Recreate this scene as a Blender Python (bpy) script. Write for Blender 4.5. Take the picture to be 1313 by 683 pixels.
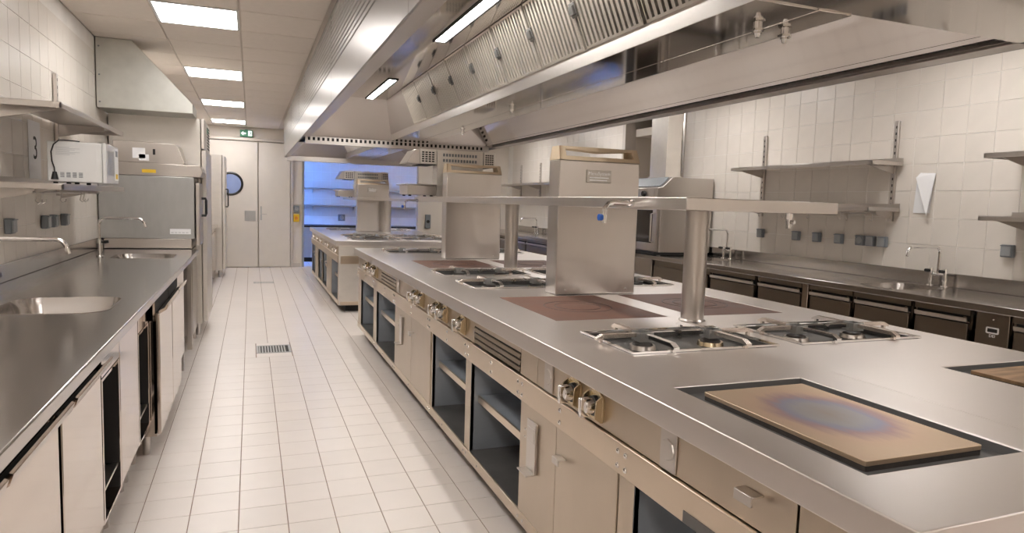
import bpy, bmesh, math, random
from mathutils import Vector, Matrix
random.seed(4)
S = bpy.context.scene
for o in list(bpy.data.objects): bpy.data.objects.remove(o, do_unlink=True)
COL = S.collection

# ------------------------------------------------------------------ camera
YAW, PIT, ROL = math.radians(21.10020242), math.radians(5.26233469), math.radians(-1.77856735)
FPX, CAMZ = 870.94457, 1.4
fw = Vector((math.sin(YAW)*math.cos(PIT), math.cos(YAW)*math.cos(PIT), -math.sin(PIT)))
r0 = Vector((math.cos(YAW), -math.sin(YAW), 0)); d0 = fw.cross(r0)
rt = r0*math.cos(ROL) + d0*math.sin(ROL); dn = -r0*math.sin(ROL) + d0*math.cos(ROL)
cam = bpy.data.objects.new('camera', bpy.data.cameras.new('camera')); COL.objects.link(cam)
cam.data.sensor_width = 36; cam.data.sensor_fit = 'HORIZONTAL'; cam.data.lens = 36*FPX/1313
cam.data.clip_start = .02
m = Matrix.Identity(4)
for i in range(3): m[i][0], m[i][1], m[i][2] = rt[i], -dn[i], -fw[i]
m[2][3] = CAMZ
cam.matrix_world = m
S.camera = cam
# ------------------------------------------------------------------ world, daylight, exposure
W = bpy.data.worlds.new('world'); S.world = W; W.use_nodes = True
W.node_tree.nodes['Background'].inputs[0].default_value = (.30, .48, 1, 1)
W.node_tree.nodes['Background'].inputs[1].default_value = .6
al = bpy.data.lights.new('daylight_window', 'AREA'); al.shape = 'RECTANGLE'; al.size = 1.7; al.size_y = 1.4
al.energy = 215; al.color = (.10, .29, 1)
ao = bpy.data.objects.new('daylight_window', al); COL.objects.link(ao)
ao.location = (-1.45, 15.25, 1.72); ao.rotation_euler = (0, math.radians(-90), 0)   # outside the window of the room beyond the doors, shining in
S.view_settings.view_transform = 'Standard'; S.view_settings.look = 'None'
S.view_settings.gamma = 1; S.view_settings.use_curve_mapping = False
S.view_settings.exposure = 1.2
PANEL_E, HOODLAMP_E = 9.0, 23.0
ROOM = dict(xl=-1.25, xr=4.72, yb=-2.6, yf=14.3, zc=2.72)
XL, XR, YB, YF, ZC = ROOM['xl'], ROOM['xr'], ROOM['yb'], ROOM['yf'], ROOM['zc']

# ------------------------------------------------------------------ materials
MATS = {}
def M(name, col, rough=.5, metal=0., var=.05, scale=6., stretch=(1, 1, 1), bump=0., emis=0., rvar=0., obj_random=0., coat=0., aniso=0.):
    if name in MATS: return MATS[name]
    mt = bpy.data.materials.new(name); mt.use_nodes = True
    nt = mt.node_tree; N = nt.nodes; L = nt.links
    b = N['Principled BSDF']
    b.inputs['Roughness'].default_value = rough; b.inputs['Metallic'].default_value = metal
    if coat: b.inputs['Coat Weight'].default_value = coat; b.inputs['Coat Roughness'].default_value = .08
    tc = N.new('ShaderNodeTexCoord'); mp = N.new('ShaderNodeMapping'); mp.inputs['Scale'].default_value = stretch
    nz = N.new('ShaderNodeTexNoise'); nz.inputs['Scale'].default_value = scale; nz.inputs['Detail'].default_value = 4
    L.new(tc.outputs['Object'], mp.inputs[0]); L.new(mp.outputs[0], nz.inputs['Vector'])
    mr = N.new('ShaderNodeMapRange'); mr.inputs['From Min'].default_value = .3; mr.inputs['From Max'].default_value = .7
    mr.inputs['To Min'].default_value = 1-var; mr.inputs['To Max'].default_value = 1+var
    L.new(nz.outputs[0], mr.inputs['Value'])
    vm = N.new('ShaderNodeVectorMath'); vm.operation = 'SCALE'; vm.inputs[0].default_value = col[:3]
    fac = mr.outputs[0]
    if obj_random:
        oi = N.new('ShaderNodeObjectInfo'); m2 = N.new('ShaderNodeMapRange')
        m2.inputs['To Min'].default_value = 1-obj_random; m2.inputs['To Max'].default_value = 1+obj_random
        L.new(oi.outputs['Random'], m2.inputs['Value'])
        mu = N.new('ShaderNodeMath'); mu.operation = 'MULTIPLY'; L.new(fac, mu.inputs[0]); L.new(m2.outputs[0], mu.inputs[1]); fac = mu.outputs[0]
    L.new(fac, vm.inputs['Scale']); L.new(vm.outputs[0], b.inputs['Base Color'])
    if rvar:
        m3 = N.new('ShaderNodeMapRange'); m3.inputs['From Min'].default_value = .3; m3.inputs['From Max'].default_value = .7
        m3.inputs['To Min'].default_value = max(.02, rough-rvar); m3.inputs['To Max'].default_value = rough+rvar
        L.new(nz.outputs[0], m3.inputs['Value']); L.new(m3.outputs[0], b.inputs['Roughness'])
    if bump:
        bp = N.new('ShaderNodeBump'); bp.inputs['Strength'].default_value = bump; bp.inputs['Distance'].default_value = .002
        L.new(nz.outputs[0], bp.inputs['Height']); L.new(bp.outputs[0], b.inputs['Normal'])
    if emis:
        b.inputs['Emission Color'].default_value = (*col[:3], 1); b.inputs['Emission Strength'].default_value = emis
    MATS[name] = mt; return mt
STEEL = M('brushed_steel', (.60, .56, .525), .30, 1, .015, 30, (.3, 1, .05))
TOP = M('worktop_steel', (.75, .70, .67), .345, 1, .012, 1.5)
TOPD = M('dark_worktop_steel', (.56, .53, .505), .18, 1, .012, 1.5)
PANEL = M('warm_panel_steel', (.56, .48, .39), .34, 1, .03, 3, (1, 2, 1))
RAIL = M('rail_steel', (.68, .575, .46), .30, 1, .02, 3, (1, 2, 2))
CAB = M('cabinet_steel', (.70, .62, .55), .10, 1, .01, 3, (1, 1, 1))
RCAB = M('refrigerated_drawer_steel', (.27, .23, .19), .34, 1, .03, 3)
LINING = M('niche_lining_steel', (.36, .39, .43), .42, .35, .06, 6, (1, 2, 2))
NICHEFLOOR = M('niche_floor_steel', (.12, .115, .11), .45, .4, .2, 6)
POLISH = M('polished_hood_steel', (.66, .615, .57), .07, 1, .01, 3)
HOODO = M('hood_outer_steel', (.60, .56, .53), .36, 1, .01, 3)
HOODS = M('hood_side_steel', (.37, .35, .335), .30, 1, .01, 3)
FILT = M('filter_steel', (.78, .73, .66), .36, .85, .03, 8)
GALV = M('galvanised_sheet', (.60, .60, .56), .45, .75, .06, 10, (1, 1, 1), rvar=.04)
LIGHTST = M('pale_satin_steel', (.74, .70, .65), .42, .8, .03, 8, (1, 2, 2), rvar=.03)
GREYST = M('grey_satin_steel', (.46, .46, .45), .40, .85, .04, 7, (3, 1, 1), rvar=.03)
CHROME = M('chrome', (.80, .79, .78), .08, 1, .02)
BRASSY = M('golden_bezel_steel', (.62, .52, .36), .25, 1, .08, 20)
CAPM = M('enamel_tan_cap', (.74, .60, .43), .38, .15, .05, 8)
BLACK = M('black_plastic', (.015, .014, .014), .4, 0, .1)
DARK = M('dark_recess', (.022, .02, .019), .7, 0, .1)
IRON = M('cast_iron', (.06, .05, .045), .55, .3, .2, 30, bump=.05)
WELL = M('burner_well_steel', (.11, .105, .10), .42, .15, .15, 12)
GRATE = M('heat_stained_steel', (.72, .65, .59), .26, 1, .18, 9)
BROWN = M('brown_hot_plate', (.17, .085, .06), .62, .05, .18, 7, (1, 1, 1), .03, rvar=.08)
TRAY = M('griddle_tray_steel', (.16, .157, .155), .4, .25, .05, 9)
FLOORT = M('floor_tile', (.78, .715, .67), .32, 0, .012, 9, obj_random=.02)
GROUT = M('floor_grout', (.34, .25, .205), .85, 0, .15, 20)
WALLT = M('wall_tile', (.765, .71, .645), .34, 0, .02, 5, rvar=.03, obj_random=.015)
WGROUT = M('wall_grout', (.88, .85, .81), .8, 0, .04)
PLASTER = M('painted_wall', (.70, .64, .57), .6, 0, .03, 3)
CEILT = M('ceiling_tile', (.76, .69, .62), .8, 0, .02, 20, obj_random=.02)
CEILG = M('ceiling_grid', (.60, .53, .46), .6, 0, .03)
DOORM = M('door_laminate', (.70, .65, .59), .4, 0, .02)
FRAMEM = M('door_frame_aluminium', (.60, .55, .50), .4, .2, .03)
WHITE = M('white_enamel', (.80, .80, .79), .25, 0, .02)
PAPER = M('white_paper', (.90, .90, .91), .7, 0, .02)
GREYPL = M('grey_plastic', (.21, .23, .25), .35, 0, .06)
GREYPL2 = M('light_grey_plastic', (.36, .375, .39), .35, 0, .05)
GREEN = M('exit_green', (.03, .22, .11), .4, 0, .05)
EXITW = M('exit_white', (.75, .85, .80), .5, 0, .02, emis=.6)
YELLOW = M('yellow_sticker', (.80, .52, .03), .5, 0, .03)
ORANGE = M('orange_switch', (.75, .28, .03), .4, 0, .03)
BLUEP = M('blue_plastic', (.03, .13, .55), .35, 0, .05)
GLASSD = M('dark_oven_glass', (.03, .022, .018), .08, 0, .05)
PORT = M('porthole_glass', (.28, .36, .62), .1, 0, .03)  # opaque; blue daylight from the room behind is put into the colour
INK = M('black_ink', (.03, .03, .03), .6)
GREYINK = M('grey_print', (.52, .53, .54), .6)
LAMP = M('lit_diffuser', (1, .967, .94), .5, 0, 0, emis=PANEL_E)
TUBE = M('lit_tube', (1, .97, .92), .5, 0, 0, emis=HOODLAMP_E)
BADGE = M('badge_metal', (.55, .51, .46), .35, .6, .06, 40)
GLASS = M('window_glass', (.9, .95, 1), .02)
GLASS.node_tree.nodes['Principled BSDF'].inputs['Transmission Weight'].default_value = 1

def griddle_mat():
    mt = bpy.data.materials.new('tempered_griddle_steel'); mt.use_nodes = True
    nt = mt.node_tree; N = nt.nodes; L = nt.links; b = N['Principled BSDF']
    b.inputs['Metallic'].default_value = .8; b.inputs['Roughness'].default_value = .42
    tc = N.new('ShaderNodeTexCoord'); mp = N.new('ShaderNodeMapping')
    mp.inputs['Location'].default_value = (-.54*1.75, -.52*2.1, 0); mp.inputs['Scale'].default_value = (1.75, 2.1, 0)
    ln = N.new('ShaderNodeVectorMath'); ln.operation = 'LENGTH'
    nz = N.new('ShaderNodeTexNoise'); nz.inputs['Scale'].default_value = 14; nz.inputs['Detail'].default_value = 5
    m2 = N.new('ShaderNodeMapping'); m2.inputs['Scale'].default_value = (1, .25, 1)
    ad = N.new('ShaderNodeMath'); ad.operation = 'MULTIPLY_ADD'; ad.inputs[1].default_value = .28; ad.inputs[2].default_value = -.14
    su = N.new('ShaderNodeMath'); su.operation = 'ADD'
    rp = N.new('ShaderNodeValToRGB'); e = rp.color_ramp.elements
    e[0].position = 0; e[0].color = (.36, .31, .27, 1); e[1].position = 1; e[1].color = (.62, .47, .33, 1)
    for p, c in ((.34, (.36, .35, .36)), (.48, (.30, .30, .40)), (.60, (.42, .28, .27)), (.80, (.62, .45, .32))):
        x = e.new(p); x.color = (*c, 1)
    L.new(tc.outputs['Generated'], mp.inputs[0]); L.new(mp.outputs[0], ln.inputs[0])
    L.new(tc.outputs['Generated'], m2.inputs[0]); L.new(m2.outputs[0], nz.inputs['Vector'])
    L.new(nz.outputs[0], ad.inputs[0]); L.new(ln.outputs['Value'], su.inputs[0]); L.new(ad.outputs[0], su.inputs[1])
    L.new(su.outputs[0], rp.inputs[0]); L.new(rp.outputs[0], b.inputs['Base Color'])
    return mt
GRIDDLE = griddle_mat()
BURNT = M('burnt_griddle_steel', (.36, .225, .125), .5, .5, .35, 9, (1, 5, 1))

# ------------------------------------------------------------------ helpers
def tag(o, label=None, cat=None, group=None, kind=None):
    if label: o['label'] = label
    if cat: o['category'] = cat
    if group: o['group'] = group
    if kind: o['kind'] = kind
    return o
def thing(name, label, cat, loc, group=None, rz=0):
    o = bpy.data.objects.new(name, None); COL.objects.link(o); o.location = loc; o.rotation_euler[2] = rz
    o.empty_display_size = .1
    return tag(o, label, cat, group)
def wloc(o):
    v = Vector((0, 0, 0))
    while o is not None: v = v + o.location; o = o.parent
    return v
def copy_tree(o, parent=None):
    c = o.copy(); COL.objects.link(c); c.parent = parent
    for ch in list(o.children): copy_tree(ch, c)
    return c
def rrect(x0, x1, y0, y1, r, n=5):
    out = []
    for cx, cy, a in ((x1-r, y1-r, 0), (x0+r, y1-r, 90), (x0+r, y0+r, 180), (x1-r, y0+r, 270)):
        for k in range(n+1):
            t = math.radians(a+90*k/n); out.append((cx+r*math.cos(t), cy+r*math.sin(t)))
    return out
def rect(x0, x1, y0, y1): return [(x1, y1), (x0, y1), (x0, y0), (x1, y0)]
class MB:
    def __init__(s): s.v = []; s.f = []
    def add(s, vs, fs):
        n = len(s.v); s.v += [tuple(v) for v in vs]; s.f += [tuple(i+n for i in f) for f in fs]; return s
    def box(s, x0, x1, y0, y1, z0, z1):
        return s.add([(x0, y0, z0), (x1, y0, z0), (x1, y1, z0), (x0, y1, z0), (x0, y0, z1), (x1, y0, z1), (x1, y1, z1), (x0, y1, z1)],
                     [(3, 2, 1, 0), (4, 5, 6, 7), (0, 1, 5, 4), (1, 2, 6, 5), (2, 3, 7, 6), (3, 0, 4, 7)])
    def prism(s, poly, ax, a0, a1):
        def p(u, w, a): return {'x': (a, u, w), 'y': (u, a, w), 'z': (u, w, a)}[ax]
        n = len(poly)
        vs = [p(u, w, a0) for u, w in poly] + [p(u, w, a1) for u, w in poly]
        fs = [tuple(range(n)), tuple(range(2*n-1, n-1, -1))] + [(i, (i+1) % n, n+(i+1) % n, n+i) for i in range(n)]
        return s.add(vs, fs)
    def cyl(s, p0, p1, r, r1=None, n=14, caps=True):
        p0, p1 = Vector(p0), Vector(p1); r1 = r if r1 is None else r1
        d = (p1-p0).normalized(); a = Vector((0, 0, 1)) if abs(d.z) < .9 else Vector((1, 0, 0))
        u = d.cross(a).normalized(); w = d.cross(u)
        vs = []
        for p, q in ((p0, r), (p1, r1)):
            for i in range(n):
                t = 2*math.pi*i/n; vs.append(p+u*(q*math.cos(t))+w*(q*math.sin(t)))
        fs = [(i, (i+1) % n, n+(i+1) % n, n+i) for i in range(n)]
        if caps: fs += [tuple(range(n-1, -1, -1)), tuple(range(n, 2*n))]
        return s.add(vs, fs)
    def tube(s, pts, r, n=10):
        pts = [Vector(p) for p in pts]; rings = []
        for i, p in enumerate(pts):
            d = (pts[min(i+1, len(pts)-1)]-pts[max(i-1, 0)]).normalized()
            if i == 0: 
                a = Vector((0, 0, 1)) if abs(d.z) < .9 else Vector((1, 0, 0)); u = d.cross(a).normalized()
            else: u = (u-d*u.dot(d)).normalized()
            w = d.cross(u); rings.append([p+u*(r*math.cos(2*math.pi*k/n))+w*(r*math.sin(2*math.pi*k/n)) for k in range(n)])
        vs = [v for rg in rings for v in rg]; fs = []
        for i in range(len(pts)-1):
            for k in range(n): fs.append((i*n+k, i*n+(k+1) % n, (i+1)*n+(k+1) % n, (i+1)*n+k))
        fs += [tuple(range(n-1, -1, -1)), tuple((len(pts)-1)*n+k for k in range(n))]
        return s.add(vs, fs)
    def torus(s, c, R, r, n=32, k=6, ax='z'):
        vs = []; fs = []
        for i in range(n):
            t = 2*math.pi*i/n
            for j in range(k):
                q = 2*math.pi*j/k; a = (R+r*math.cos(q))*math.cos(t); b = (R+r*math.cos(q))*math.sin(t); h = r*math.sin(q)
                o = {'z': (a, b, h), 'y': (a, h, b), 'x': (h, a, b)}[ax]; vs.append((c[0]+o[0], c[1]+o[1], c[2]+o[2]))
        for i in range(n):
            for j in range(k): fs.append((i*k+j, ((i+1) % n)*k+j, ((i+1) % n)*k+(j+1) % k, i*k+(j+1) % k))
        return s.add(vs, fs)
    def dome(s, c, r, d, n=8):   # flat dome on point c, looking along unit d
        d = Vector(d); a = Vector((0, 0, 1)) if abs(d.z) < .9 else Vector((1, 0, 0)); u = d.cross(a).normalized(); w = d.cross(u); c = Vector(c)
        vs = []
        for q, h in ((1, 0), (.8, .38), (.4, .6)):
            for i in range(n):
                t = 2*math.pi*i/n; vs.append(c+u*(r*q*math.cos(t))+w*(r*q*math.sin(t))+d*(r*h))
        fs = [(g*n+i, g*n+(i+1) % n, (g+1)*n+(i+1) % n, (g+1)*n+i) for g in range(2) for i in range(n)]+[tuple(2*n+i for i in range(n))]
        return s.add(vs, fs)
    def slab(s, outer, holes, z0, z1):
        bm = bmesh.new(); ed = []
        for lp in [outer]+list(holes):
            vv = [bm.verts.new((x, y, 0)) for x, y in lp]
            ed += [bm.edges.new((vv[i], vv[(i+1) % len(vv)])) for i in range(len(vv))]
        bmesh.ops.triangle_fill(bm, use_beauty=True, use_dissolve=False, edges=ed)
        bm.verts.index_update(); vs = [v.co[:2] for v in bm.verts]; fs = [[v.index for v in f.verts] for f in bm.faces]; bm.free()
        n = len(vs)
        F = [tuple(f) for f in fs]+[tuple(n+i for i in reversed(f)) for f in fs]; st = 0
        for lp in [outer]+list(holes):
            k = len(lp); F += [(st+i, st+(i+1) % k, n+st+(i+1) % k, n+st+i) for i in range(k)]; st += k
        return s.add([(x, y, z1) for x, y in vs]+[(x, y, z0) for x, y in vs], F)
    def basin(s, loop, z, depth):
        cx = sum(p[0] for p in loop)/len(loop); cy = sum(p[1] for p in loop)/len(loop); k = len(loop); vs = []; fs = []
        prof = [(1.03, .0), (1.03, .003), (1, .003), (.985, -.012), (.95, -.04), (.90, -depth+.03), (.84, -depth+.006), (.74, -depth)]
        for q, h in prof: vs += [(cx+(x-cx)*q, cy+(y-cy)*q, z+h) for x, y in loop]
        for g in range(len(prof)-1): fs += [(g*k+i, g*k+(i+1) % k, (g+1)*k+(i+1) % k, (g+1)*k+i) for i in range(k)]
        fs.append(tuple((len(prof)-1)*k+i for i in range(k)))
        return s.add(vs, fs)
    def xf(s, mat): s.v = [tuple(mat @ Vector(v)) for v in s.v]; return s
    def build(s, name, mat, parent=None, bevel=0, smooth=True, label=None, kind=None, cat=None, group=None, ang=32, seg=2):
        if parent is not None: off = wloc(parent); loc = Vector((0, 0, 0))
        else:
            xs, ys, zs = zip(*s.v); off = Vector(((min(xs)+max(xs))/2, (min(ys)+max(ys))/2, min(zs))); loc = off
        me = bpy.data.meshes.new(name); me.from_pydata([(x-off.x, y-off.y, z-off.z) for x, y, z in s.v], [], s.f)
        bm = bmesh.new(); bm.from_mesh(me); bmesh.ops.recalc_face_normals(bm, faces=bm.faces); bm.to_mesh(me); bm.free()
        me.materials.append(mat)
        if smooth: me.shade_smooth(); me.set_sharp_from_angle(angle=math.radians(ang))
        o = bpy.data.objects.new(name, me); COL.objects.link(o); o.location = loc; o.parent = parent
        if bevel:
            b = o.modifiers.new('bevel', 'BEVEL'); b.width = bevel; b.segments = seg; b.limit_method = 'ANGLE'; b.angle_limit = math.radians(40)
        return tag(o, label, cat, group, kind)
def BX(name, mat, parent, x0, x1, y0, y1, z0, z1, bevel=0, **k): return MB().box(x0, x1, y0, y1, z0, z1).build(name, mat, parent, bevel, **k)
def share(name, src, loc, parent):   # another object on the same mesh
    o = bpy.data.objects.new(name, src.data); COL.objects.link(o); o.location = Vector(loc)-wloc(parent); o.parent = parent; return o
def text(name, s, size, org, right, up, mat, parent, align='CENTER', depth=.0006, label=None):
    cu = bpy.data.curves.new('t', 'FONT'); cu.body = s; cu.size = size; cu.extrude = depth; cu.align_x = align; cu.align_y = 'CENTER'; cu.resolution_u = 3
    t = bpy.data.objects.new('t', cu); COL.objects.link(t)
    dg = bpy.context.evaluated_depsgraph_get(); me = bpy.data.meshes.new_from_object(t.evaluated_get(dg)); bpy.data.objects.remove(t, do_unlink=True)
    R, U = Vector(right).normalized(), Vector(up).normalized(); Nn = R.cross(U); off = wloc(parent) if parent else Vector((0, 0, 0))
    mm = Matrix.Identity(4)
    for i in range(3): mm[i][0], mm[i][1], mm[i][2], mm[i][3] = R[i], U[i], Nn[i], org[i]-off[i]
    me.transform(mm); me.materials.clear(); me.materials.append(mat)
    o = bpy.data.objects.new(name, me); COL.objects.link(o); o.parent = parent
    return tag(o, label)

# ================================================================== SETTING
# ---- floor with single tiles
TX0, TP, TY0, TPY = -.055, .2, 3.16, .2035
floor = BX('floor', GROUT, None, XL-.3, XR+1.6, YB-.2, YF+2.0, -.12, -.003, kind='structure', smooth=False)
def chamf(w, d, h, c):   # chamfered tile, top at h
    b = MB(); a, e = w/2, d/2
    vs = [(-a, -e, 0), (a, -e, 0), (a, e, 0), (-a, e, 0), (-a, -e, h-c), (a, -e, h-c), (a, e, h-c), (-a, e, h-c), (-a+c, -e+c, h), (a-c, -e+c, h), (a-c, e-c, h), (-a+c, e-c, h)]
    fs = [(8, 9, 10, 11)]+[(i, (i+1) % 4, 4+(i+1) % 4, 4+i) for i in range(4)]+[(4+i, 4+(i+1) % 4, 8+(i+1) % 4, 8+i) for i in range(4)]
    return b.add(vs, fs)
DRAINS = [(.04, .34, 6.375, 6.70), (.035, .345, 11.60, 11.80)]
def mk_tile(name, w, d, h, c, mat):
    me = bpy.data.meshes.new(name); b = chamf(w, d, h, c); me.from_pydata(b.v, [], b.f); me.materials.append(mat); return me
ftile = mk_tile('floor_tile', TP-.0045, TPY-.003, .004, .0008, FLOORT)
rest = MB(); cnt = 0
for j in range(-29, 64):
    for i in range(-7, 25):
        cx, cy = TX0+(i+.5)*TP, TY0+(j+.5)*TPY
        if cx < XL or cy < YB or cy > YF+1.65 or cx > XR: continue
        if any(a-.1 < cx < b+.1 and c-.1 < cy < d+.1 for a, b, c, d in DRAINS[:1]):
            continue
        if -2 <= i <= 5 and -3 <= j <= 33:
            o = bpy.data.objects.new('tile', ftile); COL.objects.link(o); o.location = (cx, cy, -.004); o.location -= floor.location; o.parent = floor; cnt += 1
        else: rest.add([(x+cx, y+cy, z-.004) for x, y, z in chamf(TP-.0045, TPY-.003, .004, .0008).v], [f for f in chamf(1, 1, 1, .1).f])
rest.build('tile_field', FLOORT, floor, kind='stuff', smooth=False)
# tiles cut around the near drain
cut = MB()
x0, x1, y0, y1 = TX0, TX0+2*TP, TY0+15*TPY, TY0+18*TPY
a, b_, c, d = DRAINS[0]
for (u0, u1, w0, w1) in ((x0, a-.004, y0, y1), (b_+.004, x1, y0, y1), (a, b_, y0, c-.004), (a, b_, d+.004, y1)): 
    if u1-u0 > .01 and w1-w0 > .01: cut.box(u0+.002, u1-.002, w0+.002, w1-.002, -.004, 0)
cut.build('cut_tiles', FLOORT, floor, kind='stuff', smooth=False)
# ---- walls
def wall_tiles(wall, axis, plane, sgn, us, vs, name='tile'):
    me = mk_tile('wall_tile', .1962, .1962, .0035, .0008, WALLT)
    rx = {'x': Matrix.Rotation(math.radians(90*sgn), 4, 'Y'), 'y': Matrix.Rotation(math.radians(-90*sgn), 4, 'X')}[axis]
    me.transform(rx)
    for u in us:
        for w in vs:
            p = (plane, u, w) if axis == 'x' else (u, plane, w)
            o = bpy.data.objects.new(name, me); COL.objects.link(o); o.location = Vector(p)-wall.location; o.parent = wall
def wall_field(wall, axis, plane, sgn, us, vs):
    rx = {'x': Matrix.Rotation(math.radians(90*sgn), 4, 'Y'), 'y': Matrix.Rotation(math.radians(-90*sgn), 4, 'X')}[axis]
    b = MB(); src = chamf(.1962, .1962, .0035, .0008); sv = [rx @ Vector(v) for v in src.v]
    for u in us:
        for w in vs:
            p = Vector((plane, u, w) if axis == 'x' else (u, plane, w)); b.add([v+p for v in sv], src.f)
    b.build('tile_field', WALLT, wall, kind='stuff', smooth=False)
wl = BX('wall_left', WGROUT, None, XL-.15, XL, YB, YF, 0, ZC, kind='structure', smooth=False)
LZ = [.99+.2*k+.1 for k in range(9)]
wall_tiles(wl, 'x', XL, 1, [3.6+.2*k+.1 for k in range(17)], [z for z in LZ if z+.1 < ZC-.01]+[])
wall_field(wl, 'x', XL, 1, [3.5-.2*k for k in range(30)]+[7.1+.2*k for k in range(35)], [z for z in LZ if z+.1 < ZC])
# right wall: a long part, an opening with a passage, a far part
R1 = MB(); R1.box(XR, XR+.15, YB, 6.79, 0, ZC); R1.box(XR, XR+.15, 8.13, 12.6, 0, ZC); R1.box(XR, XR+.15, 6.79, 8.13, 2.55, ZC)
wr = R1.build('wall_right', WGROUT, None, kind='structure', smooth=False)
RZ = [.99+.2*k+.1 for k in range(8)]
wall_tiles(wr, 'x', XR, -1, [2.395+.2*k+.1 for k in range(21)]+[6.695], RZ)
wall_field(wr, 'x', XR, -1, [2.295-.2*k for k in range(24)]+[8.24+.2*k for k in range(21)], RZ)
wp = MB(); wp.box(XR+1.2, XR+1.35, 6.6, 8.35, 0, ZC); wp.box(XR+.15, XR+1.2, 6.64, 6.79, 0, ZC); wp.box(XR+.15, XR+1.2, 8.13, 8.28, 0, ZC); wp.box(XR+.15, XR+1.35, 6.6, 8.3, 2.35, 2.45)
wp.build('wall_passage', PLASTER, None, kind='structure', smooth=False)
t = MB(); t.box(XR-.012, XR+.155, 8.115, 8.19, 0, 2.55); t.build('trim_1', FRAMEM, None, kind='structure', bevel=.003)
t = MB(); t.box(XR-.012, XR+.155, 6.76, 6.80, 1.002, 2.55); t.build('trim_2', STEEL, None, kind='structure', bevel=.003)
wc = MB(); wc.box(2.93, XR+.15, 12.6, 12.75, 0, ZC); wc = wc.build('wall_cross', PLASTER, None, kind='structure', smooth=False)
BX('wall_back', PLASTER, None, XL, XR, YB-.15, YB, 0, ZC, kind='structure', smooth=False)
wf = MB(); wf.box(XL, .97, YF, YF+.15, 0, ZC)
wf = wf.build('wall_far', PLASTER, None, kind='structure', smooth=False)
YA = 16.0
wa = BX('wall_alcove', WGROUT, None, XL-.15, XR+.15, YA, YA+.15, 0, ZC, kind='structure', smooth=False)
wall_field(wa, 'y', YA, -1, [.79+.2*k for k in range(19)], RZ)
BX('wall_alcove_right', PLASTER, None, XR, XR+.15, 12.75, YA, 0, ZC, kind='structure', smooth=False)
# window wall of the room beyond the doors: wall around a glazed opening
wv = MB(); wv.box(XL-.15, XL, YF, YA, 0, .85); wv.box(XL-.15, XL, YF, YA, 2.6, ZC); wv.box(XL-.15, XL, YF, 14.55, .85, 2.6); wv.box(XL-.15, XL, 15.95, YA, .85, 2.6)
wv.build('wall_window_side', PLASTER, None, kind='structure', smooth=False)
win = MB()
for yy in (14.55, 15.22, 15.90): win.box(XL-.10, XL-.05, yy, yy+.05, .85, 2.6)
win.box(XL-.10, XL-.05, 14.55, 15.95, .85, .90); win.box(XL-.10, XL-.05, 14.55, 15.95, 2.55, 2.6)
w1 = win.build('window_1', WHITE, None, kind='structure', smooth=False)
for ya, yb in ((14.60, 15.22), (15.27, 15.90)): BX('pane', GLASS, w1, XL-.078, XL-.072, ya, yb, .90, 2.55)
# corner guard by the alcove
MB().box(.955, 1.0, YF-.012, YF+.165, 0, 2.34).build('trim_3', M('corner_guard_grey', (.36, .37, .36), .4, .5, .04), None, kind='structure', bevel=.004)
# ---- ceiling with single panels
ceil = BX('ceiling', CEILG, None, XL-.15, XR+1.4, YB, YF+1.9, ZC+.008, ZC+.12, kind='structure', smooth=False)
CXP, CYP, CX0, CY0 = .5875, .642, -.66, 5.40
LIGHTCELLS = set(); ctile = mk_tile('ceiling_tile', CXP-.012, CYP-.012, .014, .003, CEILT); ctile.transform(Matrix.Rotation(math.pi, 4, 'X'))
cmesh2 = mk_tile('ceiling_tile', CXP-.012, CYP-.012, .014, .003, CEILT)
for i in (-1, 0, 1, 6, 7, 8):
    for j in range(-12, 14):
        cx, cy = CX0+(i+.5)*CXP, CY0+(j+.5)*CYP
        if i in (0, 7) and j % 4 == 0: LIGHTCELLS.add((cx, cy, i)); continue
        if j < -5 and i > 2: continue
        wmax = 1.0
        o = bpy.data.objects.new('panel', ctile); COL.objects.link(o); o.location = Vector((cx, cy, ZC+.012))-ceil.location; o.parent = ceil
# ---- far double door
def door(name, x0, x1, plate, port):
    b = MB()
    o = BX(name, DOORM, None, x0, x1, YF-.06, YF-.012, .012, 2.44, bevel=.004, kind='structure')
    if port:
        MB().torus((-.36, YF-.064, 1.62), .205, .022, 36, 8, 'y').build('porthole_ring', BLACK, o)
        MB().cyl((-.36, YF-.068, 1.62), (-.36, YF-.058, 1.62), .20, n=36).build('porthole_glass', PORT, o)
    if plate: BX('push_plate', GREYST, o, -.115, .085, YF-.067, YF-.06, .91, 1.11)
    else:
        BX('handle_plate', GREYST, o, .17, .20, YF-.066, YF-.06, .93, 1.2)
        MB().tube([(.185, YF-.066, 1.05), (.185, YF-.11, 1.05), (.29, YF-.11, 1.05)], .009).build('handle', STEEL, o)
    return o
door('door_1', -.86, .125, True, True); door('door_2', .145, .725, False, False)
t = MB(); t.box(-.93, -.87, YF-.05, YF, 0, 2.50); t.box(.735, .78, YF-.05, YF, 0, 2.50); t.box(-.93, .95, YF-.075, YF, 2.455, 2.51)
t.build('trim_4', FRAMEM, None, kind='structure', bevel=.004)
BX('baseboard_far', FRAMEM, None, .78, .93, YF-.012, YF, 0, .08, kind='structure')

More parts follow.
